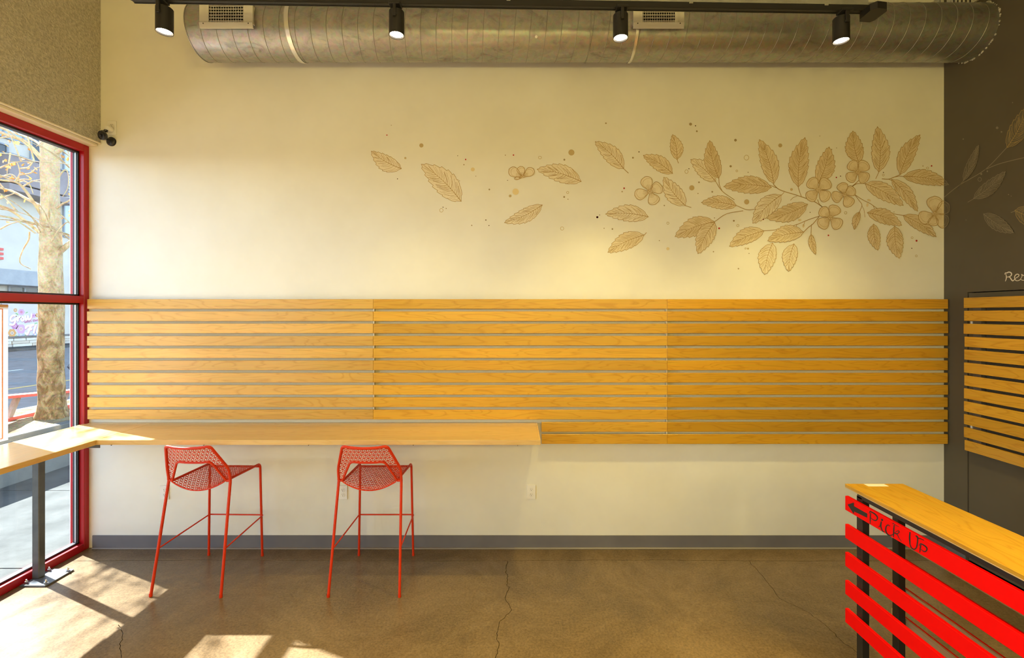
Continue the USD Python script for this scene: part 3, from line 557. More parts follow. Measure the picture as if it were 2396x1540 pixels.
# charcoal wall: pale fine drawing
for b, t, hl, hr, ln in [((312, 718), (418, 472), 26, 34, None), ((382, 844), (604, 656), 46, 42, None), ((452, 950), (660, 1080), 42, 50, None), ((615, 490), (770, 190), 62, 60, 'night_gold'), ((670, 925), (860, 990), 60, 60, 'night_gold')]:
    leaf('D', b, t, hl, hr, dark=True, line=ln, bow=.04)
for pts, w in [([(168, 840), (285, 748), (460, 642), (610, 490)], .9), ([(460, 642), (560, 602), (729, 560), (900, 530)], .9), ([(285, 748), (312, 718)], .7), ([(340, 868), (382, 844)], .6), ([(640, 940), (700, 915)], .8)]:
    g = LineString(smoothline([zpx('D', *q) for q in pts], 6)).buffer(w).intersection(RH); obj('stem', decal(g, on_plane_x(XR, .0009)), M['night_line'], mural2, smooth=False)
for x, y, r in [(543, 353, 9), (573, 381, 6), (308, 431, 5), (650, 178, 4), (433, 673, 7), (475, 654, 6), (622, 815, 4), (640, 826, 3), (327, 992, 3)]:
    obj('paint_dot', decal(Point(*zpx('D', x, y)).buffer(r / 2.9615, 6), on_plane_x(XR, .0007)), M['night_line'], mural2, smooth=False)
obj('paint_ring', decal(affinity.scale(Point(*zpx('D', 422, 710)).buffer(1, 8), 4, 4.6).exterior.buffer(.6), on_plane_x(XR, .0007)), M['night_line'], mural2, smooth=False)

# ------------------------------------------------------------------ spiral duct
DR, DY, DZC, DX0, DX1 = .195, 3.466, 4.038, -2.382, 3.486
duct = thing('spiral_duct', 'galvanised spiral air duct running along the top of the back wall', 'duct', (0, DY, DZC))
def ring_tube(x0, x1, r0, r1, n=64):
    """an open-ended pipe with wall thickness along x"""
    m = lathe([(r1, x0), (r0, x0), (r0, x1), (r1, x1), (r1, x0)], n); v = m.vertices.copy(); m.vertices = np.stack([v[:, 2], v[:, 0] + DY, v[:, 1] + DZC], 1); return m
obj('pipe', ring_tube(DX0, DX1, DR, DR - .004, 72), M['duct'], duct, smooth=40)
pitch = .1135; turns = (DX1 - DX0 - .1) / pitch
s = np.linspace(0, turns, int(turns * 36)); an = s * 2 * np.pi
obj('spiral_seam', tube(np.stack([DX0 + .06 + s * pitch, DY + (DR + .0006) * np.cos(an), DZC - (DR + .0006) * np.sin(an)], 1), .0023, 6), M['duct_seam'], duct, smooth=60)
for x, w in ((-1.66, .030), (.875, .020)): obj('clamp_band', ring_tube(x, x + w, DR + .006, DR + .001, 72), M['duct_band'], duct, smooth=40)
obj('joint_seam', ring_tube(.545, .552, DR + .006, DR, 72), M['duct_seam'], duct, smooth=40)
obj('end_collar', ring_tube(DX0, DX0 + .006, DR + .003, DR - .004, 72), M['duct_seam'], duct, smooth=40)
r = random.Random(5); rag = []
for k in range(90):
    a = r.uniform(0, 6.283); s_ = r.uniform(.003, .010); b = trimesh.creation.icosphere(0, s_); b.apply_scale((.6, 1, 1)); b.apply_translation((DX1 - .002, DY + (DR + r.uniform(.0, .006)) * math.cos(a), DZC + (DR + r.uniform(.0, .006)) * math.sin(a))); rag.append(b)
obj('wall_putty', cat_(rag), M['putty'], duct, smooth=False, kind='stuff')
obj('paint_fleck', lathe([(0, .002), (.009, .0015), (.011, 0)], 7, (.155, DY - DR * .80, DZC - DR * .62), (0, -.8, -.6)), M['white_plastic'], duct, label='white paint fleck on duct')
# duct registers: a framed grille bent out of the duct's front
def register(px0, px1, label):
    # frame lies on a tangent plane facing the room, slightly below level
    x0 = (px0 - CX) * 3.27 / F; x1 = (px1 - CX) * 3.27 / F; xc = (x0 + x1) / 2
    t = thing('duct_register', label, 'air vent', (xc, DY - DR, DZC))
    yb, zt, zb = DY - DR - .026, DZC + .075, DZC - .062       # plane of the face, its top and bottom
    w = (x1 - x0) / 2
    ix = w - .066; iz0, iz1 = zb + .008, zt - .007
    fr = prism(sbox(-w, zb, w, zt).difference(sbox(-ix, iz0, ix, iz1)), .004, lambda u, v, q: np.stack([xc + u, yb + q, v], 1))
    lip = prism(Polygon([(yb + .0005, zb), (yb - .006, zb + .001), (yb + .004, zb - .034), (yb + .012, zb - .034)]), 2 * w, lambda u, v, q: np.stack([xc - w + q, u, v], 1))
    obj('frame', fr, M['vent_white'], t, smooth=False)
    obj('lower_lip', lip, M['vent_white'], t, smooth=False)
    obj('upper_lip', bx(xc - w, xc + w, yb - .012, yb + .004, zt - .003, zt + .012, .001), M['vent_white'], t)
    arc = lambda R_, za, zb_: [(DY - math.sqrt(R_ ** 2 - (z - DZC) ** 2), z) for z in np.linspace(za, zb_, 14)]
    sd = Polygon([(yb + .004, zb), (yb + .004, zt)] + arc(DR + .002, zt, zb)).buffer(0)
    obj('side_box', cat_([prism(sd, .004, lambda u, v, q: np.stack([xc + e + q, u, v], 1)) for e in (-w + .004, w - .008)] + [bx(xc - w + .004, xc + w - .004, yb + .004, DY - math.sqrt(DR ** 2 - .075 ** 2) - .004, zt - .004, zt)]), M['vent_white'], t, smooth=False)
    th = Polygon(arc(DR + .0045, iz1 + .004, iz0 - .004) + arc(DR + .0065, iz0 - .004, iz1 + .004)).buffer(0)
    obj('throat', prism(th, 2 * ix + .008, lambda u, v, q: np.stack([xc - ix - .004 + q, u, v], 1)), M['vent_dark'], t)
    for k in range(6):
        z = iz0 + .010 + (iz1 - iz0 - .016) * k / 5; obj('louver', bx(xc - ix, xc + ix, yb + .003, yb + .009, z - .0016, z + .0016), M['vent_white'], t)
    for k in range(14):
        x = xc - ix + (k + .5) * 2 * ix / 14; obj('vertical_vane', bx(x - .0012, x + .0012, yb + .010, yb + .017, iz0, iz1), M['vent_white'], t)
    for sx in (-1, 1): obj('screw', lathe([(0, .002), (.004, .0015), (.005, 0)], 10, (xc + sx * (w - .03), yb - .0035, zb - .004), (0, -1, 0)), M['socket_hole'], t)
register(472, 596, 'white louvred air register on the duct near its open left end')
register(1480, 1598, 'white louvred air register on the duct beside the third spotlight')

# ------------------------------------------------------------------ track and spotlights
def ty(x): return 2.80 + (x + .04) * (2.85 - 2.75) / (2.23 + 2.31)
tr = thing('lighting_track', 'black lighting track hung from a galvanised strut', 'lighting track', (0, 2.8, 3.8))
TA, TB = np.array([-2.31, ty(-2.31), 3.807]), np.array([2.22, ty(2.22), 3.807])
obj('rail', beam(TA, TB, .036, .034), M['lamp_black'], tr)
obj('channel_lip', cat_([beam(TA + (0, -.014, -.018), TB + (0, -.014, -.018), .006, .004), beam(TA + (0, .014, -.018), TB + (0, .014, -.018), .006, .004)]), M['lamp_black'], tr)
obj('strut', beam(TA + (.1, .004, .040), TB + (-.02, .004, .040), .041, .041), M['galv_strut'], tr, label='galvanised strut above the track')
for px in (1010, 1190, 1615, 1935): x = (px - CX) * 2.82 / F; obj('clip', bx(x - .012, x + .012, ty(x) - .022, ty(x) + .022, 3.815, 3.828, .001), M['galv_strut'], tr)
fb = Polygon([(2.150, 2.755), (2.175, 2.73), (2.238, 2.74), (2.255, 2.76), (2.250, 2.845), (2.235, 2.866), (2.165, 2.86), (2.150, 2.84)])
obj('feed_box', prism(fb, .042, lambda u, v, w: np.stack([u, v, w + 3.737], 1)), M['lamp_black'], tr)
def spotlight(x, y, label, power=1.0, tilt=0):
    lp = thing('track_spotlight', label, 'spotlight', (x, y, 3.79))
    r0, zt, zb = .046, 3.758, 3.612
    rot = trimesh.transformations.rotation_matrix(math.radians(tilt), (1, 0, 0), (x, y - .05, 3.712))
    tl = lambda m: m.apply_transform(rot)
    obj('housing', tl(lathe([(0, zt), (r0 - .004, zt), (r0, zt - .004), (r0, zb), (r0 - .003, zb), (r0 - .005, zb + .006), (r0 - .006, zb + .03)], 36, (x, y, 0))), M['lamp_black'], lp, smooth=40)
    obj('lens', tl(lathe([(r0 - .0062, zb + .009), (0, zb + .009)], 36, (x, y, 0))), M['lamp_glow'], lp, label='glowing white lens')
    obj('stem', cat_([bx(x - .010, x + .010, y - .058, y - .046, 3.70, 3.784, .002), lathe([(0, -.006), (.012, -.006), (.012, .006), (0, .006)], 14, (x, y - .05, 3.712), (0, 1, 0))]), M['lamp_black'], lp)
    obj('adapter', bx(x - .035, x + .035, y - .062, y - .002, 3.770, 3.785, .002), M['lamp_black'], lp)
    L = UsdLux.SphereLight.Define(stage, str(lp.GetPath()) + '/bulb'); L.CreateRadiusAttr(.02); L.CreateIntensityAttr(LAMP_POWER * power * 2.25); L.CreateColorAttr(LAMP_COLOR)
    c = (rot @ np.array([x, y, zb - .036, 1]))[:3] - (x, y, 3.79)
    L.AddTranslateOp().Set(tuple(map(float, c))); L.AddRotateXOp().Set(tilt)
    sh = UsdLux.ShapingAPI.Apply(L.GetPrim()); sh.CreateShapingConeAngleAttr(LAMP_CONE); sh.CreateShapingConeSoftnessAttr(.75)
for i, (px, where) in enumerate(((385, 'leftmost on the track, left of the duct end'), (928, 'second from left on the track'), (1452, 'beside the right duct register'), (1968, 'rightmost, beside the feed box'))):
    y = ty((px - CX) * 2.8 / F) + .012; x = (px - CX) * y / F
    spotlight(x, y, f'black cylinder spotlight, {where}', (.3, .6, 1.2, 1.2)[i])
# added unseen track of fill spotlights, warming the upper wall and pick-up counter
tr2 = thing('lighting_track', 'added unseen lighting track for fill light over the middle of the room', 'lighting track', (0, .35, 3.8))
obj('rail', beam((-2.6, .35, 3.807), (2.6, .35, 3.807), .036, .034), M['lamp_black'], tr2); obj('strut', beam((-2.6, .354, 3.847), (2.6, .354, 3.847), .041, .041), M['galv_strut'], tr2)
for x, n in ((-1.9, 'first'), (-.6, 'second'), (.7, 'third'), (2.0, 'fourth')): spotlight(x, .362, f'{n} added fill spotlight from the window on the middle track', 2.8, 0)

# globes added unseen behind the camera, lifting warm light on the upper wall
M['globe_glow'] = usdkit.material(stage, '/World/Looks/globe_glow', {'e': ('emission', {'color': LAMP_COLOR, 'strength': GLOBE_POWER})}, surface='e.emission')
for x, n in ((-1.3, 'nearest the window'), (.0, 'second from the window'), (1.25, 'third from the window'), (2.45, 'nearest the charcoal wall')):
    pd = thing('globe_pendant', f'added unseen fill globe {n}', 'fill lamp', (x, -1.3, 2.4))
    g = trimesh.creation.icosphere(4, .15); g.apply_translation((x, -1.3, 2.4)); obj('globe', g, M['globe_glow'], pd, smooth=True)
    obj('cap', lathe([(0, .02), (.03, .018), (.045, -.02), (.045, -.03)], 24, (x, -1.3, 2.56)), M['lamp_black'], pd); obj('cord', tube([(x, -1.3, 2.57), (x, -1.3, ZC)], .004, 8), M['lamp_black'], pd)

# conduit and wall grille above the duct at right
single('conduit', tube([(3.415, 3.672, 4.19), (3.415, 3.672, ZC)], .016, 12), M['galv_strut'], 'thin galvanised conduit on the back wall above the duct', 'pipe')
gr = thing('wall_grille', 'cream louvred grille on the side wall above the duct end', 'air vent', (3.487, 3.5, 4.4))
obj('frame', prism(sbox(3.30, 4.26, 3.66, 4.56).difference(sbox(3.345, 4.275, 3.635, 4.52)), .016, lambda u, v, w: np.stack([XR - .016 + w, u, v], 1)), M['vent_white'], gr, smooth=False)
obj('backing', bx(XR - .003, XR - .001, 3.34, 3.64, 4.27, 4.53), M['vent_dark'], gr)
for k in range(9): y = 3.36 + k * .032; obj('louver', bx(XR - .014, XR - .004, y, y + .012, 4.275, 4.52), M['vent_white'], gr)

# ------------------------------------------------------------------ outlets, camera
def outlet(px, py, label, holes=True):
    x, z = (px - CX) * YB / F, H + (CY - py) * YB / F
    t = thing('wall_outlet', label, 'outlet', (x, 3.70, z))
    obj('cover_plate', bx(x - .036, x + .036, 3.6935, 3.6995, z - .0575, z + .0575, .002), M['white_plastic'], t)
    for s in (-1, 1):
        zc = z + s * .020
        fc = obj('socket', lathe([(0, .0022), (.0155, .0022), (.0168, .001), (.0168, 0)], 20, (x, 3.6937, zc), (0, -1, 0)), M['white_plastic'], t)
        obj('socket_slots', cat_([bx(x - .007, x - .005, 3.6908, 3.6918, zc + .0005, zc + .0085), bx(x + .005, x + .007, 3.6908, 3.6918, zc + .001, zc + .008), bx(x - .0022, x + .0022, 3.6908, 3.6918, zc - .009, zc - .0045)]), M['socket_hole'], fc)
    obj('screw', lathe([(0, .001), (.003, .0005), (.003, 0)], 8, (x, 3.6935, z), (0, -1, 0)), M['white_plastic'], t)
    return t
outlet(386, 1152, 'white duplex outlet behind the window-side stool leg')
outlet(803, 1152, 'white duplex outlet behind the middle stool leg')
outlet(1243, 1151, 'white duplex outlet beneath the right end of the counter')
outlet(263, 300, 'white outlet high on the wall beside the window, with a charger')
wx = lambda px: (px - CX) * YB / F
wz = lambda py: H + (CY - py) * YB / F
ch = thing('usb_charger', 'white round plug-in charger on the high outlet', 'charger', (wx(259), 3.69, wz(304)))
obj('body', lathe([(.026, 0), (.027, .012), (.0245, .026), (.017, .036), (.008, .0405), (0, .041)], 24, (wx(261), 3.690, wz(304)), (0, -1, 0)), M['white_plastic'], ch, smooth=60)
obj('plug', bx(wx(258) - .008, wx(258) + .008, 3.655, 3.668, wz(313.5), wz(311)), M['black_plastic'], ch)
sc = thing('security_camera', 'small black wall camera in the corner above the window', 'security camera', (wx(262), 3.70, wz(332)))
bxw, bzw = wx(262), wz(332)
obj('base', lathe([(.0365, 0), (.0365, .010), (.030, .018), (.012, .023), (0, .024)], 32, (bxw, 3.6995, bzw), (0, -1, 0)), M['black_plastic'], sc, smooth=50)
hx, hz, hy = (240 - CX) * 3.60 / F, H + (CY - 317) * 3.60 / F, 3.60
obj('arm', tube([(bxw, 3.685, bzw), (bxw - .02, 3.64, bzw + .012), (hx + .012, hy + .008, hz - .012)], [.009, .008, .010], 12), M['black_plastic'], sc, smooth=60)
ax = np.array([-.25, -.93, -.22]); ax /= np.linalg.norm(ax)
hd = obj('head', lathe([(0, -.024), (.024, -.022), (.034, -.010), (.036, .004), (.033, .014), (.028, .016), (.026, .012), (0, .012)], 32, (hx, hy, hz), ax), M['black_plastic'], sc, smooth=50)
obj('lens', lathe([(.012, .0), (.0115, .008), (.006, .011), (0, .012)], 20, np.array([hx, hy, hz]) + ax * .012, ax), M['lens_glass'], hd, smooth=60)
obj('cable', tube(smoothline([(hx + .004, hy + .006, hz + .030), (hx + .004, hy + .012, hz + .052), (hx + .016, 3.63, hz + .050), (wx(250), 3.65, wz(311)), (wx(256), 3.66, wz(313.5)), (wx(258), 3.662, wz(312.5))], 6), .0024, 8), M['black_plastic'], sc, smooth=60)

# ------------------------------------------------------------------ window board
bd = thing('menu_board', 'white menu board hanging on the window glass above the counter', 'sign', (-3.5, 2.75, 1.5))
M['white_board'] = usdkit.material(stage, '/World/Looks/white_board', {'d': ('diffuse_bsdf', {'color': (.86, .86, .85)}), 't': ('translucent_bsdf', {'color': (.80, .80, .78)}), 'x': ('mix_closure', {'fac': .5})}, [('d.BSDF', 'x.closure1'), ('t.BSDF', 'x.closure2')], surface='x.closure')
pv = np.array([(-3.508, 2.30, 1.03), (-3.508, 3.150, 1.03), (-3.508, 3.150, 1.945), (-3.508, 2.30, 1.945)]); obj('panel', trimesh.Trimesh(pv, [(0, 1, 2), (0, 2, 3)], process=False), M['white_board'], bd, smooth=False)
obj('border', prism(sbox(2.33, 1.045, 3.117, 1.938).difference(sbox(2.338, 1.052, 3.109, 1.931)), .0006, lambda u, v, w: np.stack([-3.5058 + w, u, v], 1)), mat('coral_line', (.85, .33, .20), .5), bd, smooth=False)
obj('top_rail', bx(-3.515, -3.500, 2.29, 3.147, 1.945, 1.966, .003), mat('tan_rail', (.60, .43, .27), .5), bd)

# ------------------------------------------------------------------ outside: pavement, planter, tree, bench rail, street, building
M['concrete'] = noisy('pale_pavement', (.068, .072, .068), (.105, .11, .104), 2.5, rough=.9, spec=.03, bump=((60, 60, 60), .3, .004, 3))
M['kerb'] = noisy('planter_concrete', (.11, .116, .108), (.145, .152, .14), 3., rough=.9, spec=.05, bump=((50, 50, 50), .3, .004, 3))
M['asphalt'] = noisy('asphalt', (.255, .245, .23), (.33, .32, .30), 3., rough=.9, spec=.08)
M['soil'] = mat('planter_soil', 'h.color', .95, spec=.03, nodes={'g': ('geometry', {}), 'n': ('noise_texture', {'scale': 3., 'detail': 5., 'roughness': .7}), 'r': ('rgb_ramp', {'ramp': [(.3, (.08, .062, .042)), (.5, (.20, .16, .095)), (.7, (.36, .30, .17))]}), 'n2': ('noise_texture', {'scale': 60., 'detail': 4.}), 'h': ('mix', {'mix_type': 'overlay', 'fac': .8})},
    links=[('g.position', 'n.vector'), ('n.fac', 'r.fac'), ('g.position', 'n2.vector'), ('r.color', 'h.color1'), ('n2.color', 'h.color2')])
M['yellow_line'] = mat('yellow_road_paint', (.72, .50, .16), .7); M['white_line'] = mat('white_road_paint', (.80, .80, .78), .7)
GROUND = -.30
struct('pavement', cat_([prism(sbox(-5.60, y0 + .006, -3.575, y0 + 1.494), .10, lambda u, v, w: np.stack([u, v, w - .10], 1)) for y0 in np.arange(-8.6, 16, 1.5)] + [bx(-5.60, -3.575, -8.6, 16.9, GROUND, -.012)]), M['concrete'], smooth=False)
struct('road', bx(-25.4, -7.5, -40, 70, GROUND, -.002), M['asphalt'])
struct('far_pavement', bx(-27.0, -25.4, -40, 70, GROUND, .13, .01), M['concrete'])
struct('road_marking', bx(-12.90, -12.74, -40, 70, -.003, .0015), M['yellow_line'])
for y in (9.2, 12.6, 17.6, 24., 30.): struct('road_marking', bx(-16.98, -16.84, y, y + 3.0, -.003, .0015), M['white_line'])
pt = thing('street_planter', 'long pale concrete planter bed between the pavement and the street', 'planter', (-6.5, 4, 0))
obj('kerb_wall', bx(-5.74, -5.60, -6, 14, GROUND, .535, .008), M['kerb'], pt)
obj('kerb_wall', bx(-7.50, -7.36, -6, 14, GROUND, .47, .008), M['kerb'], pt)
gx, gy = np.meshgrid(np.linspace(-7.37, -5.73, 34), np.linspace(-6, 14, 260), indexing='ij')
P3 = np.stack([gx, gy, np.zeros_like(gx)], -1); gz = .475 + .05 * (meshkit.noise(P3 * 2.2, 3) - .3) + .03 * meshkit.noise(P3 * 9, 5) - .015 * (gx < -7.3)
gz += .05 * np.exp(-(((gx + 6.07) / .4) ** 2 + ((gy - 5.96) / .4) ** 2))
V = np.stack([gx, gy, gz], -1).reshape(-1, 3); n1 = 260
I = np.array([(i * n1 + j) for i in range(33) for j in range(n1 - 1)]); Fq = np.vstack([np.stack([I, I + n1, I + n1 + 1], 1), np.stack([I, I + n1 + 1, I + 1], 1)])
obj('soil', trimesh.Trimesh(V, Fq, process=False), M['soil'], pt, smooth=True, kind='stuff')
def rock(c, s, seed):
    m = trimesh.creation.icosphere(3, 1.0); m.vertices *= (1 + .35 * (meshkit.noise(m.vertices * 1.6 + 9, seed) - .5))[:, None]; m.apply_scale(s); m.apply_translation(c); return m
single('stone', rock((-5.905, 5.98 + .22, .54), (.10, .17, .09), 3), noisy('dark_stone', (.05, .055, .07), (.085, .09, .11), 12., rough=.8), 'dark blue-grey stone on the soil beside the tree foot', 'stone')
# slanted-leg bench rail at the back of the bed
M['bench_red'] = mat('bench_red_paint', (.62, .085, .05), .4); M['bench_wood'] = noisy('weathered_brown_board', (.26, .21, .165), (.36, .30, .24), (30, 30, 3), rough=.8)
bench = thing('bench_rail', 'low red railing with slanted brown legs behind the street tree', 'railing', (-6.6, 6.3, .5))
BA, BB = np.array([-6.6, 5.924, .84]), np.array([-6.6, 6.778, .772]); bd_ = (BB - BA) / .854
top0, top1 = BA - bd_ * 2.6, BA + bd_ * 4.5
obj('top_board', beam(top0 + (.03, 0, -.012), top1 + (.03, 0, -.012), .24, .035), M['bench_red'], bench)
CA, CB = np.array([-6.6, 5.924, .515]), np.array([-6.6, 6.778, .53]); cd_ = (CB - CA) / .854
obj('bottom_board', beam(CA - cd_ * 2.6, CA + cd_ * 4.5, .10, .075), M['bench_red'], bench)
for k in range(-6, 12):
    yt = 6.036 + .199 * 1.12 * k
    if 6.20 < yt < 6.30: continue
    a = np.array([-6.6, yt, np.interp(yt, [top0[1], top1[1]], [top0[2], top1[2]]) - .03]); b = np.array([-6.6, yt - .115, .525])
    obj('leg', beam(b, a, .045, .062, up=(1, 0, 0)), M['bench_wood'], bench)
# street tree
TY = 5.96
def tp(px, py, Y=TY): return np.array([(px - CX) * Y / F, Y, H + (CY - py) * Y / F])
M['bark'] = mat('plane_tree_bark', 'h.color', .9, spec=.1, nodes={'g': ('geometry', {}), 'm': ('mapping', {'scale': (9, 9, 5)}), 'n': ('noise_texture', {'scale': 1., 'detail': 6., 'roughness': .72, 'distortion': .8}), 's': ('separate_xyz', {}),
    'z': ('map_range', {'from_min': .5, 'from_max': 3.4, 'to_min': -.10, 'to_max': .19}), 'ad': ('math', {'math_type': 'add'}), 'r': ('rgb_ramp', {'ramp': [(.30, (.085, .048, .02)), (.42, (.20, .125, .055)), (.52, (.33, .225, .11)), (.62, (.44, .325, .175)), (.8, (.53, .44, .28))]}),
    'n2': ('noise_texture', {'scale': 45., 'detail': 3.}), 'h': ('mix', {'mix_type': 'overlay', 'fac': .45}), 'b': ('bump', {'strength': .6, 'distance': .02})},
    links=[('g.position', 'm.vector'), ('m.vector', 'n.vector'), ('g.position', 's.vector'), ('s.z', 'z.value'), ('n.fac', 'ad.value1'), ('z.result', 'ad.value2'), ('ad.value', 'r.fac'), ('g.position', 'n2.vector'), ('r.color', 'h.color1'), ('n2.color', 'h.color2'), ('n.fac', 'b.height'), ('b.normal', 'p.normal')])
M['leaf_autumn'] = usdkit.material(stage, '/World/Looks/autumn_leaf', {'o': ('object_info', {}), 'r': ('rgb_ramp', {'ramp': [(0., (.50, .20, .05)), (.5, (.66, .32, .09)), (1., (.55, .30, .16))]}), 'd': ('diffuse_bsdf', {}), 't': ('translucent_bsdf', {}), 'x': ('mix_closure', {'fac': .45})},
    [('o.random', 'r.fac'), ('r.color', 'd.color'), ('r.color', 't.color'), ('d.BSDF', 'x.closure1'), ('t.BSDF', 'x.closure2')], surface='x.closure')
tree = thing('street_tree', 'mottled pale plane tree with sparse orange leaves outside the window', 'tree', tuple(tp(122, 985)))
trk = [(122, 992, 62), (122, 975, 55), (122, 945, 48), (120, 880, 46), (120, 800, 46), (121, 740, 44), (119, 640, 42), (119, 560, 38), (118, 480, 34), (117, 400, 34), (117, 340, 35), (116, 290, 28), (112, 200, 26), (108, 100, 24), (104, 0, 20), (100, -150, 14), (96, -300, 6)]
q = smoothline([tuple(tp(a, b)) + (w * TY / F / 2,) for a, b, w in trk], 6)
tm = tube(q[:, :3], q[:, 3], 28); nz = meshkit.noise(tm.vertices * (9, 9, 4), 4) - .5; low = np.clip((.85 - tm.vertices[:, 2]) / .35, 0, 1)
cl = np.stack([np.interp(tm.vertices[:, 2], q[:, 2], q[:, 0]), np.interp(tm.vertices[:, 2], q[:, 2], q[:, 1]), tm.vertices[:, 2]], 1)
tm.vertices = tm.vertices + (tm.vertices - cl) * (.16 * nz + .35 * low * (meshkit.noise(tm.vertices * (14, 14, 2), 8) - .4))[:, None]
obj('trunk', tm, M['bark'], tree, smooth=True)
ZT = lambda a, b: (a / 7.33, 270 + b / 7.33); Z1 = lambda a, b: (a / 3.207, 240 + b / 3.207)
BR = [([Z1(340, 1010), Z1(210, 905), Z1(100, 822), Z1(0, 778), (-120, 420), (-260, 380)], 7, 2.5, [0, 0, -.1, -.2, -.5, -.9]), ([Z1(345, 800), Z1(200, 722), Z1(90, 665), Z1(0, 640), (-130, 395), (-280, 300)], 7.5, 3, [0, .05, .1, .1, 0, -.3]),
      ([Z1(340, 890), Z1(215, 695), Z1(130, 602), Z1(0, 580), (-110, 400)], 6.5, 3, [0, -.1, -.25, -.4, -.7]), ([ZT(760, 800), ZT(620, 640), ZT(480, 500), ZT(330, 405), ZT(0, 285), (-120, 250), (-260, 200)], 11, 4, [0, 0, -.05, -.1, -.3, -.6, -1.]),
      ([ZT(760, 560), ZT(600, 440), ZT(420, 360), ZT(200, 290), ZT(0, 210), (-140, 230)], 6, 3, [0, .1, .2, .3, .4, .4]), ([Z1(400, 1175), Z1(440, 1130), Z1(540, 1040), (200, 530), (260, 470)], 14, 7, [0, 0, .1, .3, .6]),
      ([Z1(420, 800), Z1(470, 760), Z1(530, 728), (210, 430), (270, 370)], 5, 2.5, [0, -.05, -.1, -.1, -.2]), ([ZT(880, 760), ZT(930, 650), ZT(1080, 550), (190, 290), (260, 200)], 13, 6, [0, 0, 0, .1, .2]), ([(115, 250), (60, 170), (-60, 90), (-200, 40)], 12, 4, [0, -.2, -.6, -1.2]), ([(112, 180), (170, 90), (240, -20)], 11, 4, [0, .2, .6]), ([(108, 80), (40, -40), (-90, -140)], 9, 3, [0, .3, .7])]
tips = []
for pts, w0, w1, dy in BR:
    p = smoothline([tp(*s, TY + d) for s, d in zip(pts, dy)], 6); obj('branch', tube(p, np.linspace(w0, w1, len(p)) * TY / F / 2, 9), M['bark'], tree, smooth=True); tips.append(p)
r = random.Random(11)
TW = [[ZT(0, 900), ZT(120, 850), ZT(230, 810), ZT(330, 800)], [ZT(270, 1130), ZT(340, 1000), ZT(320, 880), ZT(290, 800)], [ZT(340, 1020), ZT(520, 990), ZT(620, 910), ZT(740, 880)], [ZT(350, 910), ZT(480, 890), ZT(560, 800), ZT(580, 700)], [ZT(390, 1220), ZT(560, 1130), ZT(740, 1095)], [ZT(380, 1110), ZT(500, 1180), ZT(570, 1340)], [ZT(300, 1130), ZT(420, 1095), ZT(600, 1130), ZT(740, 1150)],
      [ZT(1010, 1060), ZT(1080, 960), ZT(1140, 940), ZT(1175, 1050), ZT(1160, 1250), ZT(1070, 1400)], [Z1(220, 970), Z1(215, 1030), Z1(170, 1110), Z1(150, 1200), Z1(230, 1250)], [Z1(0, 950), Z1(80, 910), Z1(160, 890)], [Z1(390, 1040), Z1(430, 970), Z1(500, 900), Z1(535, 920)], [Z1(440, 830), Z1(500, 880), Z1(535, 915)], [ZT(0, 1040), ZT(100, 1040), ZT(270, 1080)], [ZT(1080, 620), ZT(1160, 680), ZT(1230, 745)], [Z1(0, 560), Z1(90, 540), Z1(150, 600)], [ZT(0, 1430), ZT(130, 1380), ZT(270, 1330)], [ZT(180, 640), ZT(120, 1000)]]
for t in TW:
    d = r.uniform(-.35, .2); p = smoothline([tp(*s, TY + d) for s in t], 5); obj('twig', tube(p, np.linspace(.010, .004, len(p)), 6), M['bark'], tree, smooth=True)
for p in tips:                                        # twigs on the branches outside the frame too
    for k in range(4):
        i = r.randrange(len(p) // 2, len(p)); a = p[i]; d = np.array([r.uniform(-.3, .3), r.uniform(-.9, .1), r.uniform(-.25, .6)]); q2 = smoothline([a, a + d * .5 + (0, 0, .05), a + d], 4); obj('twig', tube(q2, np.linspace(.009, .003, len(q2)), 6), M['bark'], tree, smooth=True); tips.append(q2) if len(tips) < 40 else 0
def leaf3(c, s, seed):
    r = random.Random(seed); a = np.arange(11) * 2 * np.pi / 11; rad = np.array([1, .55, .85, .5, .75, .4, .35, .4, .75, .5, .85])
    v = np.stack([rad * np.sin(a), rad * np.cos(a), .25 * np.abs(np.sin(a)) - .1], 1) * s; v = np.vstack([v, [[0, 0, 0]]]); f = np.array([(11, i, (i + 1) % 11) for i in range(11)])
    m = trimesh.Trimesh(v, f, process=False); m.apply_transform(trimesh.transformations.euler_matrix(r.uniform(.3, 2.2), r.uniform(-.8, .8), r.uniform(0, 6.28))); m.apply_translation(c); return m
spots = [ZT(*s) for s in [(380, 420), (410, 310), (160, 450), (130, 530), (70, 640), (20, 680), (40, 350), (280, 480), (190, 850), (140, 890), (240, 840), (120, 930), (400, 750), (510, 820), (490, 920), (560, 960), (620, 930), (390, 860), (500, 1060), (520, 1090), (230, 1080), (190, 1080), (370, 1120), (345, 1095), (690, 420), (540, 360), (1075, 715), (1165, 765), (500, 590), (60, 800), (100, 780), (400, 1000), (600, 990), (140, 1500), (430, 1470), (30, 1400), (90, 1300)]] + [Z1(*s) for s in [(530, 820), (530, 850), (460, 870), (230, 915), (60, 900), (530, 700)]]
for k, sxy in enumerate(spots): obj('leaf', leaf3(tp(*sxy, TY + r.uniform(-.3, .25)), r.uniform(.024, .046), k), M['leaf_autumn'], tree, smooth=False)
nk = 0
for p in tips:
    for k in range(7):
        a = p[r.randrange(len(p) // 3, len(p))] + np.array([r.uniform(-.15, .15), r.uniform(-.2, .2), r.uniform(-.2, .15)])
        if CX + F * a[0] / a[1] < -12 or a[2] > 4.7: obj('leaf', leaf3(a, r.uniform(.03, .055), 100 + nk), M['leaf_autumn'], tree, smooth=False); nk += 1
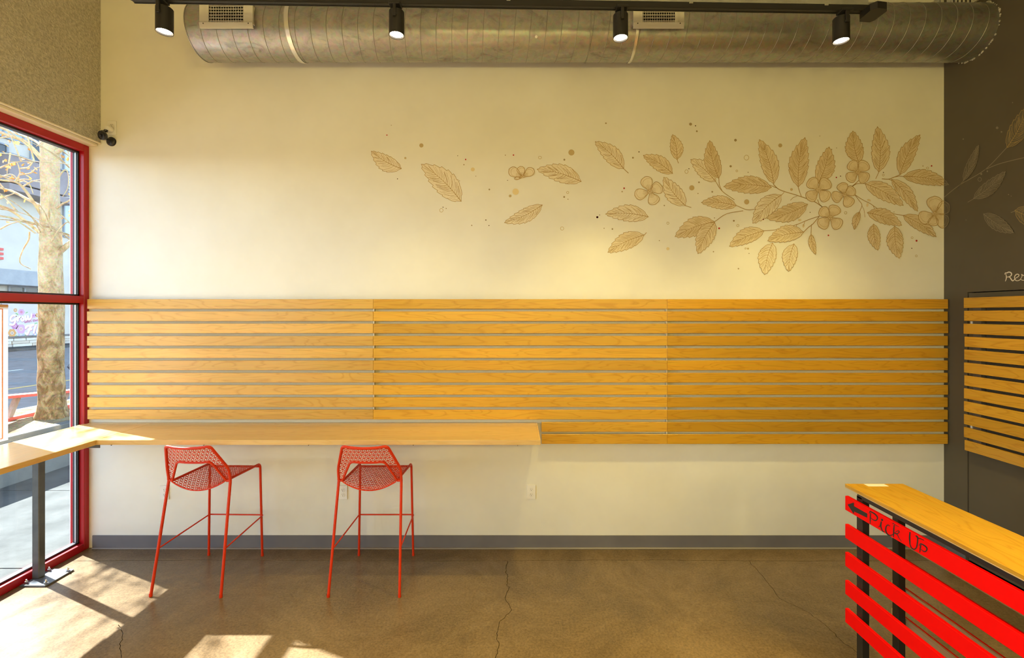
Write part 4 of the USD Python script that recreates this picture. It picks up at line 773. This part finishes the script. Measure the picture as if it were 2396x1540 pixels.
# parked car whose tail shows beside the jamb
car = thing('parked_car', 'dark parked car, only its tail showing at the window jamb', 'car', (-9.4, 12.5, 0))
M['car_paint'] = mat('dark_car_paint', (.035, .036, .042), .25); M['car_low'] = mat('brown_car_trim', (.15, .105, .085), .45); M['car_glass'] = mat('car_glass', (.03, .035, .04), .06); M['tyre'] = mat('tyre', (.02, .02, .02), .8)
up = Polygon([(9.14, .80), (9.22, .90), (9.9, .98), (10.3, 1.32), (11.9, 1.36), (12.6, 1.02), (13.5, .88), (13.6, .70), (9.2, .72)])
lo_ = Polygon([(9.19, .715), (13.58, .695), (13.5, .28), (9.72, .28)])
up, lo_ = [affinity.translate(affinity.scale(g, 1, .87, origin=(0, 0)), 1.24, 0) for g in (up, lo_)]
obj('body', prism(up.buffer(.03).buffer(-.02), 1.62, lambda u, v, w: np.stack([-9.4 - .81 + w, u, v], 1)), M['car_paint'], car)
obj('lower_body', prism(lo_, 1.58, lambda u, v, w: np.stack([-9.4 - .79 + w, u, v], 1)), M['car_low'], car)
gl = prism(Polygon([(11.29, .87), (11.6, 1.10), (13.09, 1.13), (13.59, .90)]), 1.65, lambda u, v, w: np.stack([-9.4 - .825 + w, u, v], 1)); obj('side_window', gl, M['car_glass'], car)
for y in (11.39, 13.99):
    for x in (-10.10, -8.78): obj('wheel', lathe([(0, -.09), (.27, -.09), (.31, -.06), (.31, .06), (.27, .09), (0, .09)], 28, (x, y, .31), (1, 0, 0)), M['tyre'], car)
# building across the street
M['facade'] = noisy('white_render', (.52, .46, .37), (.58, .52, .43), .8, rough=.8); M['canopy'] = noisy('grey_canopy', (.27, .275, .275), (.33, .33, .325), 2., rough=.6); M['balcony'] = noisy('mauve_brown_cladding', (.24, .19, .18), (.30, .245, .235), 1.5, rough=.7)
M['pane_blue'] = mat('pale_blue_window', (.52, .60, .64), .12); M['pane_dark'] = mat('dark_window', (.055, .065, .07), .1); M['pane_teal'] = mat('teal_window', (.30, .40, .40), .12); M['frame_grey'] = mat('window_frame_grey', (.24, .26, .28), .5); M['ledge'] = noisy('dark_ledge', (.11, .10, .09), (.15, .14, .13), 4.)
BX = -27.0
bl = thing('street_building', 'white building across the street with brown balcony and grey canopy', 'building', (BX, 25, 0))
obj('wall', bx(BX - 6, BX, 3, 60, GROUND, 16.5), M['facade'], bl)
on_b = lambda px, py, X=BX: (X * F / (px - CX), H + (CY - py) * X / (px - CX))
for (pa, qa, pb, qb, X0) in [(23, 357, 161, 421, -25.9)]:
    y0, y1 = on_b(pa, 0, X0)[0], on_b(pb, 0, X0)[0]
    obj('balcony', bx(BX + .001, X0, y0, y1, 8.72, 10.12, .03), M['balcony'], bl); obj('balcony_soffit', bx(BX + .001, X0 + .1, y0 - .1, y1 + .4, 8.28, 8.62, .02), M['balcony'], bl); obj('parapet_cap', bx(BX, X0 + .06, y0 - .04, y1 + .04, 10.12, 10.19), M['frame_grey'], bl)
    for k in range(8): obj('rail', bx(X0 - .1, X0 - .04, y1 + .05, y1 + 1.6, 8.75 + k * .18, 8.79 + k * .18), M['frame_grey'], bl)
def bwin(y0, y1, z0, z1, glass, nx):
    t = obj('window_frame', prism(sbox(y0, z0, y1, z1).difference(unary_union([sbox(y0 + .08 + (y1 - y0 - .08) * k / nx, z0 + .08, y0 + (y1 - y0 - .08) * (k + 1) / nx, z1 - .08) for k in range(nx)])), .09, lambda u, v, w: np.stack([BX + w, u, v], 1)), M['frame_grey'], bl, smooth=False)
    for k in range(nx): obj('pane', bx(BX + .01, BX + .035, y0 + .08 + (y1 - y0 - .08) * k / nx, y0 + (y1 - y0 - .08) * (k + 1) / nx, z0 + .08, z1 - .08), M[glass], t)
bwin(27.15, 29.4, 10.3, 13.2, 'pane_blue', 4); bwin(27.15, 29.4, 6.5, 8.6, 'pane_blue', 4); bwin(25.3, 26.9, 10.25, 12.6, 'pane_dark', 2); bwin(22.0, 24.2, 8.6, 10.9, 'pane_dark', 3); bwin(22.0, 25.0, 11.2, 13.6, 'pane_teal', 3); bwin(24.2, 26.6, 2.66, 3.42, 'pane_dark', 3)
obj('canopy', bx(BX, -26.1, 20.5, 26.2, 3.42, 4.22, .02), M['canopy'], bl)
obj('ledge', bx(BX, BX + .12, 20.5, 48, .60, .70, .01), M['ledge'], bl)
M['ashlar'] = [noisy(f'ashlar_{i}', tuple(np.array(c) * .92), c, 3., rough=.85) for i, c in enumerate([(.56, .47, .36), (.64, .56, .45), (.52, .45, .37), (.66, .60, .51)])]
for row in range(3):
    y = 21.0 + row * .37; z0 = .135 + row * .155
    while y < 31:
        w = r.uniform(.6, 1.25); obj('stone_block', bx(BX + .001, BX + r.uniform(.07, .10), y + .015, y + w - .015, z0, z0 + .14, .012), M['ashlar'][r.randrange(4)], bl); y += w
M['sign_red'] = mat('sign_red', (.62, .06, .05), .4)
ye, ze = on_b(5, 581)[0], on_b(5, 581)[1]
obj('sign_letter', cat_([bx(BX, BX + .08, ye - .42, ye - .30, ze - .60, ze), *[bx(BX, BX + .08, ye - .31, ye, ze - .12 - k * .24, ze - k * .24) for k in range(3)]]), M['sign_red'], bl, label='red sign letter on the facade')
# flowered banner
bn = thing('flower_banner', 'pink flowered banner with white script on the building across the street', 'banner', (BX + .06, 24.6, 1.6))
M['banner'] = noisy('lilac_banner', (.56, .48, .56), (.60, .55, .62), 1.2, rough=.6); col = lambda n, c: mat('banner_' + n, tuple(.72 * q for q in c), .6)
BC = {'white': col('white', (1.15, 1.13, 1.12)), 'rose': col('rose', (.80, .26, .36)), 'pink': col('pink', (.84, .44, .60)), 'orange': col('orange', (.86, .42, .13)), 'peach': col('peach', (.88, .66, .50)), 'magenta': col('magenta', (.62, .25, .48)), 'green': col('green', (.36, .58, .22)), 'blue': col('blue', (.50, .54, .74)), 'dark': col('dark', (.10, .09, .10))}
obj('sheet', bx(BX + .01, BX + .05, on_b(3, 0)[0], on_b(124, 0)[0], .715, 2.98, .005), M['banner'], bn)
PB = BX + .05
def on_ban(d):
    def f(px, py): k = PB / (px - CX); return np.stack([np.full_like(px, PB + d), k * F, H + (CY - py) * k], 1)
    return f
zq = lambda a, b: (a / 9.62, 690 + b / 9.62)
def ban(name, g, c, d): obj(name, decal(g, on_ban(d)), BC[c], bn, smooth=False)
def bloom(a, b, rad, c, c2, n=6, d=.003):
    x, y = zq(a, b); R = rad / 9.62; ban('flower', unary_union([Point(x + R * .55 * math.cos(t), y + R * .55 * math.sin(t)).buffer(R * .5, 5) for t in np.arange(n) * 2 * math.pi / n] + [Point(x, y).buffer(R * .5)]), c, d); ban('flower_centre', Point(x, y).buffer(R * .42, 6), c2, d + .002); ban('flower_eye', Point(x, y).buffer(R * .13, 5), 'rose' if c != 'orange' else 'dark', d + .004)
for a in [(270, 860, 92, 'orange', 'peach'), (345, 345, 42, 'orange', 'peach'), (480, 388, 70, 'pink', 'rose'), (330, 700, 75, 'magenta', 'pink'), (470, 770, 105, 'pink', 'peach'), (755, 470, 52, 'pink', 'magenta'), (840, 460, 45, 'orange', 'peach'), (790, 890, 48, 'blue', 'white'), (940, 520, 50, 'pink', 'white'), (1000, 860, 80, 'orange', 'peach')]: bloom(*a)
for a, b, rx, ry, an, c in [(380, 430, 38, 16, 30, 'green'), (590, 930, 44, 18, 40, 'green'), (345, 935, 40, 18, -40, 'green'), (430, 905, 34, 18, 60, 'blue'), (520, 905, 30, 16, -30, 'blue'), (810, 640, 40, 12, -10, 'green'), (600, 400, 34, 12, -25, 'green')]: ban('painted_leaf', affinity.rotate(affinity.scale(Point(*zq(a, b)).buffer(1, 6), rx / 9.62, ry / 9.62), an), c, .0022)
for strokes, w in [([[(352, 478), (300, 462), (245, 500), (228, 560), (262, 590), (325, 555), (340, 530), (330, 620), (285, 672), (215, 668)]], 4.6), ([[(368, 492), (392, 585), (400, 540), (425, 492), (455, 505)]], 4.2), ([[(500, 492), (468, 530), (482, 580), (522, 570), (530, 520), (500, 492)]], 4.2), ([[(560, 480), (578, 565), (612, 530), (622, 480), (642, 555), (690, 520), (702, 440)]], 4.2),
                   ([[(575, 742), (610, 700), (680, 690), (760, 672)], [(692, 700), (652, 790), (612, 880), (575, 868)], [(632, 790), (700, 770)]], 5.2), ([[(800, 680), (772, 760), (752, 850)]], 5.), ([[(862, 790), (826, 820), (838, 868), (880, 858), (892, 810), (862, 790)]], 4.6)]:
    g = unary_union([LineString(smoothline([zq(*p) for p in s], 4)).buffer(w / 2) for s in strokes]); ban('letter_shadow', affinity.translate(g, .9, 1.2), 'rose', .008); ban('letter', g, 'white', .010)
for word_, a0, b0 in (('with the', 540, 640),):
    tm_ = meshkit.text_mesh(word_, .13, .004, True); y0, z0 = on_b(*zq(a0, b0), PB); tm_.vertices = np.stack([np.full(len(tm_.vertices), PB + .01) + tm_.vertices[:, 2], y0 + tm_.vertices[:, 0] * 1.1, z0 + tm_.vertices[:, 1] + tm_.vertices[:, 0] * .18], 1)
    obj('letter', tm_, BC['rose'], bn, smooth=False)
